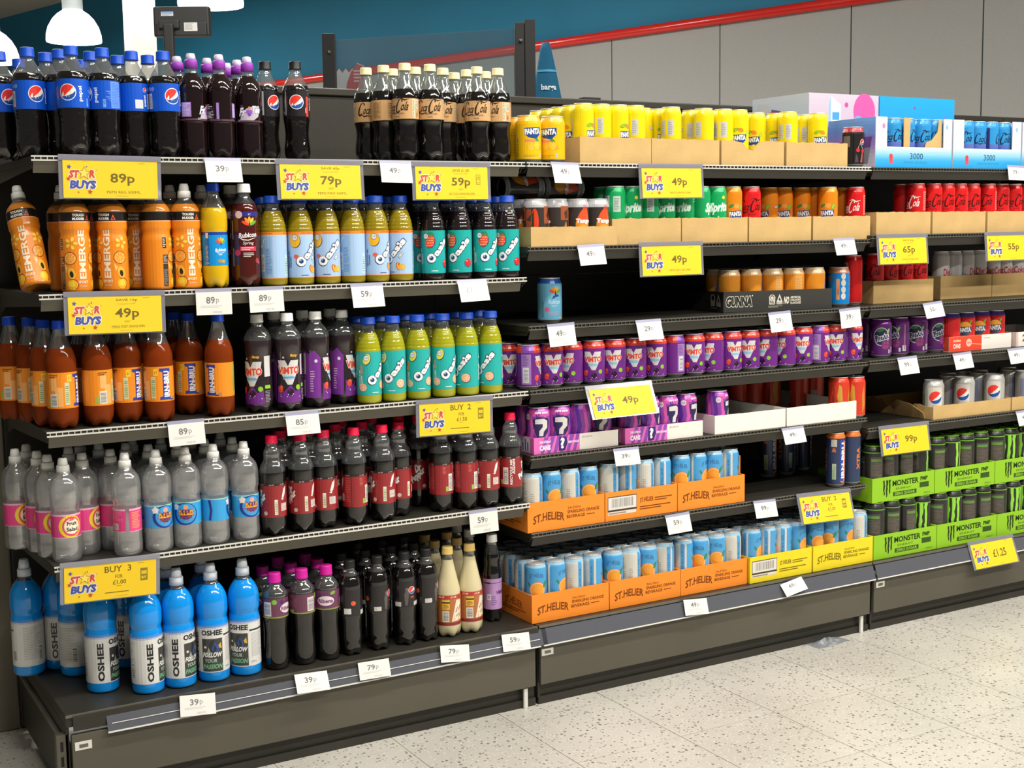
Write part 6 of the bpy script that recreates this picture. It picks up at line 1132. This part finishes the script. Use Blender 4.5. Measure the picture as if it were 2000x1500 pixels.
def star_sign(key, label, price, save=None, name=None, buy=None, extra=None):
    x, y, z, w, h, tilt, roll = SIGNS[key]; w, h = .212, .09
    t = thing('price_sign', label, 'sign', (x, y, z), (math.radians(-tilt), math.radians(-roll), 0), 'yellow promotion signs')
    bm = bmesh.new(); box(bm, -w/2-.002, .0009, -h-.001, w/2+.002, .0016, .002, 0); link('clear_holder', mesh_of('clear_holder', bm), t, 'sign_holder')
    bm = bmesh.new(); box(bm, -w/2-.002, -.0012, -.0095, w/2+.002, .0005, .0022, 0); link('hanging_strip', mesh_of('hanging_strip', bm), t, 'sign_holder')
    a = Art(); W, H = 199, 79; a.rect(0, 0, W, H, '#edc61a', 0); ink = '#6a5a12'
    star_logo(a, 40, 41, 1.0); a.lines(158, 73, 180, 76, 1, '#b09a1c', 1); a.lines(40, 76, 62, 77.5, 1, '#c4ac1a', 1); a.lines(108, 4, 150, 6, 1, '#b09a1c', 1)
    if buy:
        a.text(buy[0], 115, 66, 58, 14, ink, 1, bold=.015); a.text('FOR', 117, 49, 16, 8, ink, 1, bold=.01); a.text(buy[1], 118, 36, 29, 10, ink, 1, bold=.015); a.rect(164, 34, 180, 62, '#8a761a', 1); a.rect(166, 48, 178, 56, '#d8b81c', 1.6); a.text('BUY', 172, 41, 11, 6, '#f1cf18', 1.6, bold=.03); a.lines(110, 26, 128, 29, 1, '#b09a1c', 1); a.lines(86, 12, 166, 16, 1, ink, 1)
    else:
        a.text(price, 124, 40, 52 if len(price) < 4 else 62, 26, ink, 1, bold=.02)
        if save: a.text('SAVE '+save, 124, 70, 46, 6.5, ink, 1, bold=.01); a.text('Compared to RRP', 124, 62, 38, 4.5, '#b09a1c', 1); a.text('RRP', 124, 24, 12, 4, '#9a861a', 1)
        if name: a.text(name, 126, 13, min(72, 5.2*len(name)), 5.5, ink, 1)
        if extra: a.rect(166, 36, 178, 60, '#8a761a', 1); a.rect(167.4, 37.4, 176.6, 58.6, '#f1cf18', 1.4); a.text('1/2', 172, 51, 8, 9, ink, 2, bold=.03); a.text('PRICE', 172, 41, 8, 3.5, ink, 2)
    me = flat(a, 'sign_print'); o = link('card', me, t, 'printed_card'); o.location = (-W/2000, -.0004, -.0885)
    bm = bmesh.new(); box(bm, 0, .0002, 0, W/1000, .0006, H/1000); link('card_back', mesh_of('card_back', bm), o, 'white_board')
star_sign('s1', 'yellow 89p star buys sign under blue-label cola', '89p', None, 'PEPSI REG 500ML')
star_sign('s2', 'yellow 79p star buys sign under black cola', '79p', '60p', 'PEPSI MAX 500ML')
star_sign('s3', 'yellow half-price 59p star buys sign under tan-label cola', '59p', '£1.00', 'DIET COKE CAFFEINE FREE 500ML', extra=1)
star_sign('s4', 'yellow 49p save 16p sign under orange sports drinks', '49p', '16p', 'EMERGE SPORT ORANGE 500ML')
star_sign('s5', 'yellow buy 2 for £1.50 sign under juice bottles', '', buy=('BUY  2', '£1.50'))
star_sign('s6', 'yellow buy 3 for £1.00 sign under water bottles', '', buy=('BUY  3', '£1.00'))
star_sign('s7', 'yellow 49p star buys sign under lemon-yellow can trays', '49p', None, 'FANTA LEMON 330ML')
star_sign('s8', 'yellow 49p star buys sign under slim green can trays', '49p', None, 'SPRITE ZERO CAN 330ML')
star_sign('s9', 'yellow 65p star buys sign under half-empty red can tray', '65p', '60p', 'COCA COLA CAN')
star_sign('s10', 'yellow 55p star buys sign at the right picture edge', '55p')
star_sign('s11', 'yellow 49p sign tilting outward under purple red-rimmed cans', '49p')
star_sign('s12', 'yellow 99p star buys sign above black energy cans', '99p')
star_sign('s13', 'yellow buy 2 for £1.20 sign below navy and orange cans', '', buy=('BUY  2', '£1.20'))
star_sign('s14', 'yellow £1.25 sign below the lower lime trays', '£1.25')
def ticket(key, label, price, grey=False):
    x, y, z, w, h, tilt, roll = SIGNS[key]; w = .082; h = max(.040, min(.052, h)); base = y < -.02
    if base: z = min(z, .2125); y = -.0385
    if base: tilt = max(tilt, 20.5)
    t = thing('price_ticket', label, 'price ticket', (x, y, z), (math.radians(-tilt), math.radians(-roll), 0), 'white price tickets')
    if not base:
        bm = bmesh.new(); box(bm, -w/2-.001, -.0006, -.0085, w/2+.001, .0008, .0015); link('hinge_strip', mesh_of('hinge_strip', bm), t, 'strip_light')
    a = Art(); W, H = 82, h*1000; a.rect(0, 0, W, H, '#dedcd6', 0); n, s = price[:-1], price[-1]
    if price == '£1.15': a.text('£1', 28, H*.62, 14, H*.26, '#9a9896', 1); a.text('15', 44, H*.58, 9, H*.14, '#b4b2ae', 1)
    else: a.text(n, 33, H*.64, 20, H*.30, '#6c6a69', 1, bold=.02); a.text(s, 49, H*.58, 7, H*.24, '#8a8886', 1)
    a.lines(10, H*.30, 70, H*.42, 2, '#c2c0bb', 1, 3); a.bars(36, H*.06, 62, H*.18, .8, '#dedcd6', '#b0aeaa', True, 10)
    o = link('card', flat(a, 'ticket_print'), t, 'printed_card'); o.location = (-W/2000, -.0008, -h-(.006 if not base else 0))
    bm = bmesh.new(); box(bm, 0, .0002, 0, W/1000, .0006, h); link('card_back', mesh_of('card_back', bm), o, 'white_board')
mat('strip_light', '#9c9cb4', rough=.25, spec=.5)
for k, p, l in (('t1', '39p', 'white 39p ticket under purple sports-cap bottles'), ('t2', '49p', 'white 49p ticket left of the half-price sign'), ('t3', '49p', 'bright white ticket under golden-yellow cans'),
    ('t4', '89p', 'white 89p ticket under the yellow-orange drink bottle'), ('t5', '89p', 'white 89p ticket under the dark berry drink bottle'), ('t6', '59p', 'white 59p ticket under pale blue label juice'), ('t7', '£1.15', 'white £1.15 ticket under strawberry juice bottles'),
    ('t8', '89p', 'white 89p ticket under amber soda bottles'), ('t9', '85p', 'white 85p ticket under white-cap purple-print bottles'), ('t10', '59p', 'white 59p ticket below red-label dark cola'), ('t11', '39p', 'white 39p ticket below the blue sports drinks'), ('t12', '39p', 'white 39p ticket below the magenta-cap bottles'),
    ('t13', '79p', 'white 79p ticket below the black cola on the lowest shelf'), ('t14', '79p', 'white 79p ticket below the cloudy ginger bottles'), ('t15', '59p', 'white 59p ticket at the right end of the left bay base'), ('t16', '49p', 'half-shaded white 49p ticket under the dark brown can tray'),
    ('t17', '49p', 'white 49p ticket under the lone light blue can'), ('t18', '29p', 'white 29p ticket under the empty shelf stretch'), ('t19', '49p', 'white 49p ticket under the orange can trays'), ('t20', '29p', 'white 29p ticket under the black printed tray'), ('t21', '39p', 'white 39p ticket under the bright blue can'),
    ('t22', '39p', 'white 39p ticket under the purple question-mark trays'), ('t23', '59p', 'white 59p ticket under the upper orange trays'), ('t24', '99p', 'white 99p ticket left of the buy 2 for £1.20 sign'), ('t25', '49p', 'white 49p ticket under the right white card tray'), ('t26', '49p', 'white 49p ticket below the lower orange trays'), ('t27', '49p', 'crooked white 49p ticket below the yellow trays'),
    ('t28', '55p', 'white 55p ticket under the slim silver can trays'), ('t29', '99p', 'white 99p ticket under the deep purple grape cans'), ('t30', '49p', 'half-shaded white 49p ticket under the red printed tray'), ('t31', '49p', 'white ticket under the tray printed 24'), ('t32', '49p', 'white ticket under silver cola cans, right picture edge'), ('t33', '79p', 'white 79p ticket under the 3000 boxes, right edge')):
    ticket(k, l, p)

# ---------------------------------------------------------------- beyond the gondola
mat('lamp_glow', '#ffffff', emit='#fffdf6', estr=2.6, rough=.5)
mat('lamp_fitting', '#a8b0b2', rough=.5)
mat('black_plastic', '#1d1d1c', bump=('noise', 400, .05), rough=.5)
mat('pink_edge', '#e090a8', rough=.5)
mat('red_card', '#d8352c', rough=.5)
for (x, y, z, s), l in zip(((1.528, 6.549, 2.561, 1), (1.03, 6.82, 2.43, 1), (2.03, 5.1, 2.62, 1.08)), ('glowing white bell pendant lamp hanging in full view', 'glowing white pendant lamp cut off at left edge', 'glowing white pendant lamp cut off at top edge')):
    t = thing('pendant_lamp', l, 'lamp', (x, y, z), group='bell pendant lamps')
    pr = [(0, .181), (.012, .183), (.05, .180), (.10, .166), (.15, .137), (.185, .104), (.208, .07), (.215, .062)]
    bm = bmesh.new(); rev(bm, [(a*s, b*s) for a, b in pr], 32, cap0=False, cap1=False); rev(bm, [(a*s, (b-.006)*s) for a, b in pr], 32, cap0=False, cap1=False)
    link('shade', mesh_of('shade', bm), t, 'lamp_glow')
    bm = bmesh.new(); rev(bm, [(.213*s, .068*s), (.30*s, .068*s), (.31*s, .06*s), (.33*s, .03*s), (.34*s, .012*s)], 20); link('gear_housing', mesh_of('gear_housing', bm), t, 'lamp_fitting')
    bm = bmesh.new(); rev(bm, [(.335*s, .006), (3.84-z, .006)], 8); link('suspension_rod', mesh_of('suspension_rod', bm), t, 'lamp_fitting')
# till display seen from behind
yaw = math.radians(30.03-14.4)
t = thing('till_display', 'black till display on a thin stand behind the white column', 'display', (1.578, 4.18, 0), (0, 0, -yaw-.25))
bm = bmesh.new(); box(bm, -.148, -.03, 2.29, .148, .03, 2.445, .01); b = link('housing', mesh_of('housing', bm), t, 'black_plastic')
bm = bmesh.new(); box(bm, -.13, -.045, 2.29, .135, -.029, 2.36, .006); link('rear_bulge', mesh_of('rear_bulge', bm), t, 'black_plastic')
a = Art(); a.rect(-105, 2396, -40, 2418, '#c9d0d6', 0); a.rect(-103, 2408, -42, 2416, '#6f9ac8', 1); a.lines(-100, 2397, -46, 2406, 2, '#8f9498', 1); link('sticker', flat(a, 'sticker', yoff=-.0306), t, 'printed_card')
a = Art(); a.rect(18, 2314, 88, 2358, '#cfcfca', 0); a.lines(22, 2320, 82, 2354, 6, '#8a8a86', 1, 4); link('sticker', flat(a, 'sticker', yoff=-.0458), t, 'printed_card')
bm = bmesh.new(); box(bm, -.115, -.062, 2.325, -.005, -.028, 2.372, .008); box(bm, -.085, -.085, .02, -.032, -.046, 2.35, .008); link('stand', mesh_of('stand', bm), t, 'black_plastic')
bm = bmesh.new(); rev(bm, [(0, .15), (.02, .15), (.03, .05)], 24); o = link('foot', mesh_of('foot', bm), t, 'black_plastic'); o.location = (-.058, -.065, 0)
# clear protective screen between black posts
t = thing('protective_screen', 'clear protective screen held between black square posts', 'screen', (1.62, 1.42, 0))
def sq(name, x, y, r, z1, rot):
    bm = bmesh.new(); box(bm, -r, -r, 0, r, r, z1, .002); return link(name, mesh_of(name, bm), t, 'black_plastic', loc=(x-1.62, y-1.42, 0), rot=(0, 0, rot))
A, Bp = Vector((1.382, 1.705, 0)), Vector((1.868, 1.155, 0)); ang = math.atan2(Bp.y-A.y, Bp.x-A.x); rz = math.radians(-28)
sq('post', A.x, A.y, .0235, 1.968, rz); p1 = sq('post', Bp.x, Bp.y, .0165, 1.962, rz); sq('post', Bp.x+.031, Bp.y-.018, .0185, 1.972, rz)
for po, x, z in ((A, .0, 1.90), (Bp, 0, 1.90)):
    bm = bmesh.new(); rev(bm, [(0, .006), (.006, .006), (.008, .004)], 10); o = link('bolt', mesh_of('bolt', bm), t, 'rail_grey', loc=(po.x-1.62-.008, po.y-1.42-.024, z), rot=(math.radians(90), 0, rz))
d = (Bp-A).normalized(); L = (Bp-A).length
bm = bmesh.new(); box(bm, .025, -.003, 1.0, L-.02, .003, 1.945); link('glass_pane', mesh_of('glass_pane', bm), t, 'screen_glass', loc=(A.x-1.62, A.y-1.42, 0), rot=(0, 0, ang))
# till unit and the red and white carton standing on it
t = thing('till_unit', 'dark till unit with pink top edge behind the gondola', 'till', (1.5, 1.98, 0))
bm = bmesh.new(); box(bm, -.45, -.17, 0, .32, .2, 1.74, .004); link('cabinet', mesh_of('cabinet', bm), t, 'shelf_metal')
bm = bmesh.new(); box(bm, -.46, -.19, 1.741, .33, .21, 1.757, .003); link('top_edge', mesh_of('top_edge', bm), t, 'pink_edge')
t = thing('snack_carton', 'red and white carton with jagged top behind clear screen', 'carton', (1.512, 1.835, 1.7575), (0, 0, math.radians(-28)))
pts = [(-.06, 0), (.06, 0), (.06, .115), (.035, .125)]+[(.03-.0125*i, .105 if i % 2 else .088) for i in range(7)]+[(-.06, .075)]
prism('carton_body', pts, 1, -.03, .03, 'white_board', t)
a = Art(); a.poly([(-12, 1), (59, 1), (59, 113), (36, 122), (12, 92), (-4, 50)], '#d8352c', .2); a.lines(22, 52, 52, 102, 4, '#ecd8d2', 1, 3); link('front_print', flat(a, 'carton_front', yoff=-.0302), t, 'printed_card')
# teal work jacket hung over a coat stand
mat('teal_cloth', '#0f5f83', bump=('noise', 90, .3), rough=.85)
t = thing('work_jacket', 'teal work jacket hanging over a stand behind the gondola', 'jacket', (2.044, 1.256, 0), (0, 0, math.radians(-30)))
def jr(z):                       # half width of the hanging cloth at height z
    k = min(1, max(0, (1.918-z)/.21)); return .014+.040*k**.85+.05*max(0, 1.708-z)
bm = bmesh.new(); rings = []
for i in range(26):
    z = 1.35+(1.918-1.35)*i/25; ring = []
    for k in range(36):
        an = 2*math.pi*k/36; r = jr(z); f = 1+.10*math.sin(5*an+.6)*(1-(z-1.35)/.7)
        ring.append(bm.verts.new((-.006+r*f*math.sin(an)+.03*(1.918-z)*.35, -r*.8*f*math.cos(an), z)))
    rings.append(ring)
for i in range(25):
    for k in range(36):
        f = bm.faces.new((rings[i][k], rings[i][(k+1) % 36], rings[i+1][(k+1) % 36], rings[i+1][k])); f.smooth = True
bm.faces.new(rings[-1]); link('jacket_cloth', mesh_of('jacket_cloth', bm), t, 'teal_cloth')
def onjacket(u, v, l):
    z = v/1000; r = jr(z); an = u/1000/max(.03, r); f = 1+.10*math.sin(5*an+.6)*(1-(z-1.35)/.7)+.09
    return Vector((-.006+r*f*math.sin(an)+.03*(1.918-z)*.35, -r*.8*f*math.cos(an)-.0004*l, z))
for band in (1, 0):
  a = Art()
  if band: a.rect(-34, 1812, 44, 1820, '#3fa0cc', 1)
  else: a.text('barga', 8, 1754, 56, 27, '#dfe6ea', 1, bold=.03)
  link('sleeve_band' if band else 'chest_lettering', a.mesh('jacket_print', onjacket, [i*6 for i in range(-8, 10)], [1735+i*6 for i in range(8)]), t, 'printed_card')
bm = bmesh.new(); box(bm, -.008, -.008, 0, .008, .008, 1.9, .002); box(bm, -.12, -.02, 0, .12, .02, .03, .004); box(bm, -.02, -.12, 0, .02, .12, .03, .004); link('coat_stand', mesh_of('coat_stand', bm), t, 'black_plastic')
tag(boxobj('clip_bar', (1.722, .525, 1.6405), (1.783, .555, 1.6465), 'black_plastic', bev=.001), 'small black clip bar lying on the back panel top', 'clip')
# scrap of clear wrap on the floor by the kick plate
bm = bmesh.new(); R = random.Random(3); G = []
for i in range(12):
    row = []
    for j in range(7):
        e = min(i, 11-i)/5.5*min(j, 6-j)/3; row.append(bm.verts.new((i*.012+R.uniform(-.003, .003), j*.009+R.uniform(-.003, .003), .0012+e*R.uniform(.004, .028))))
    G.append(row)
for i in range(11):
    for j in range(6): bm.faces.new((G[i][j], G[i+1][j], G[i+1][j+1], G[i][j+1]))
clearmat('wrap_film', '#f4f6f8', .14, .35, '#e8eef4', .1)
o = link('plastic_wrap', mesh_of('plastic_wrap', bm), None, 'wrap_film', loc=(2.145, -.076, .0007), rot=(0, 0, math.radians(4)))
so = o.modifiers.new('thickness', 'SOLIDIFY'); so.thickness = .0006
tag(o, 'crumpled clear plastic wrap on the floor by the base panel', 'litter')
# thin plastic tag end at the top shelf's left corner
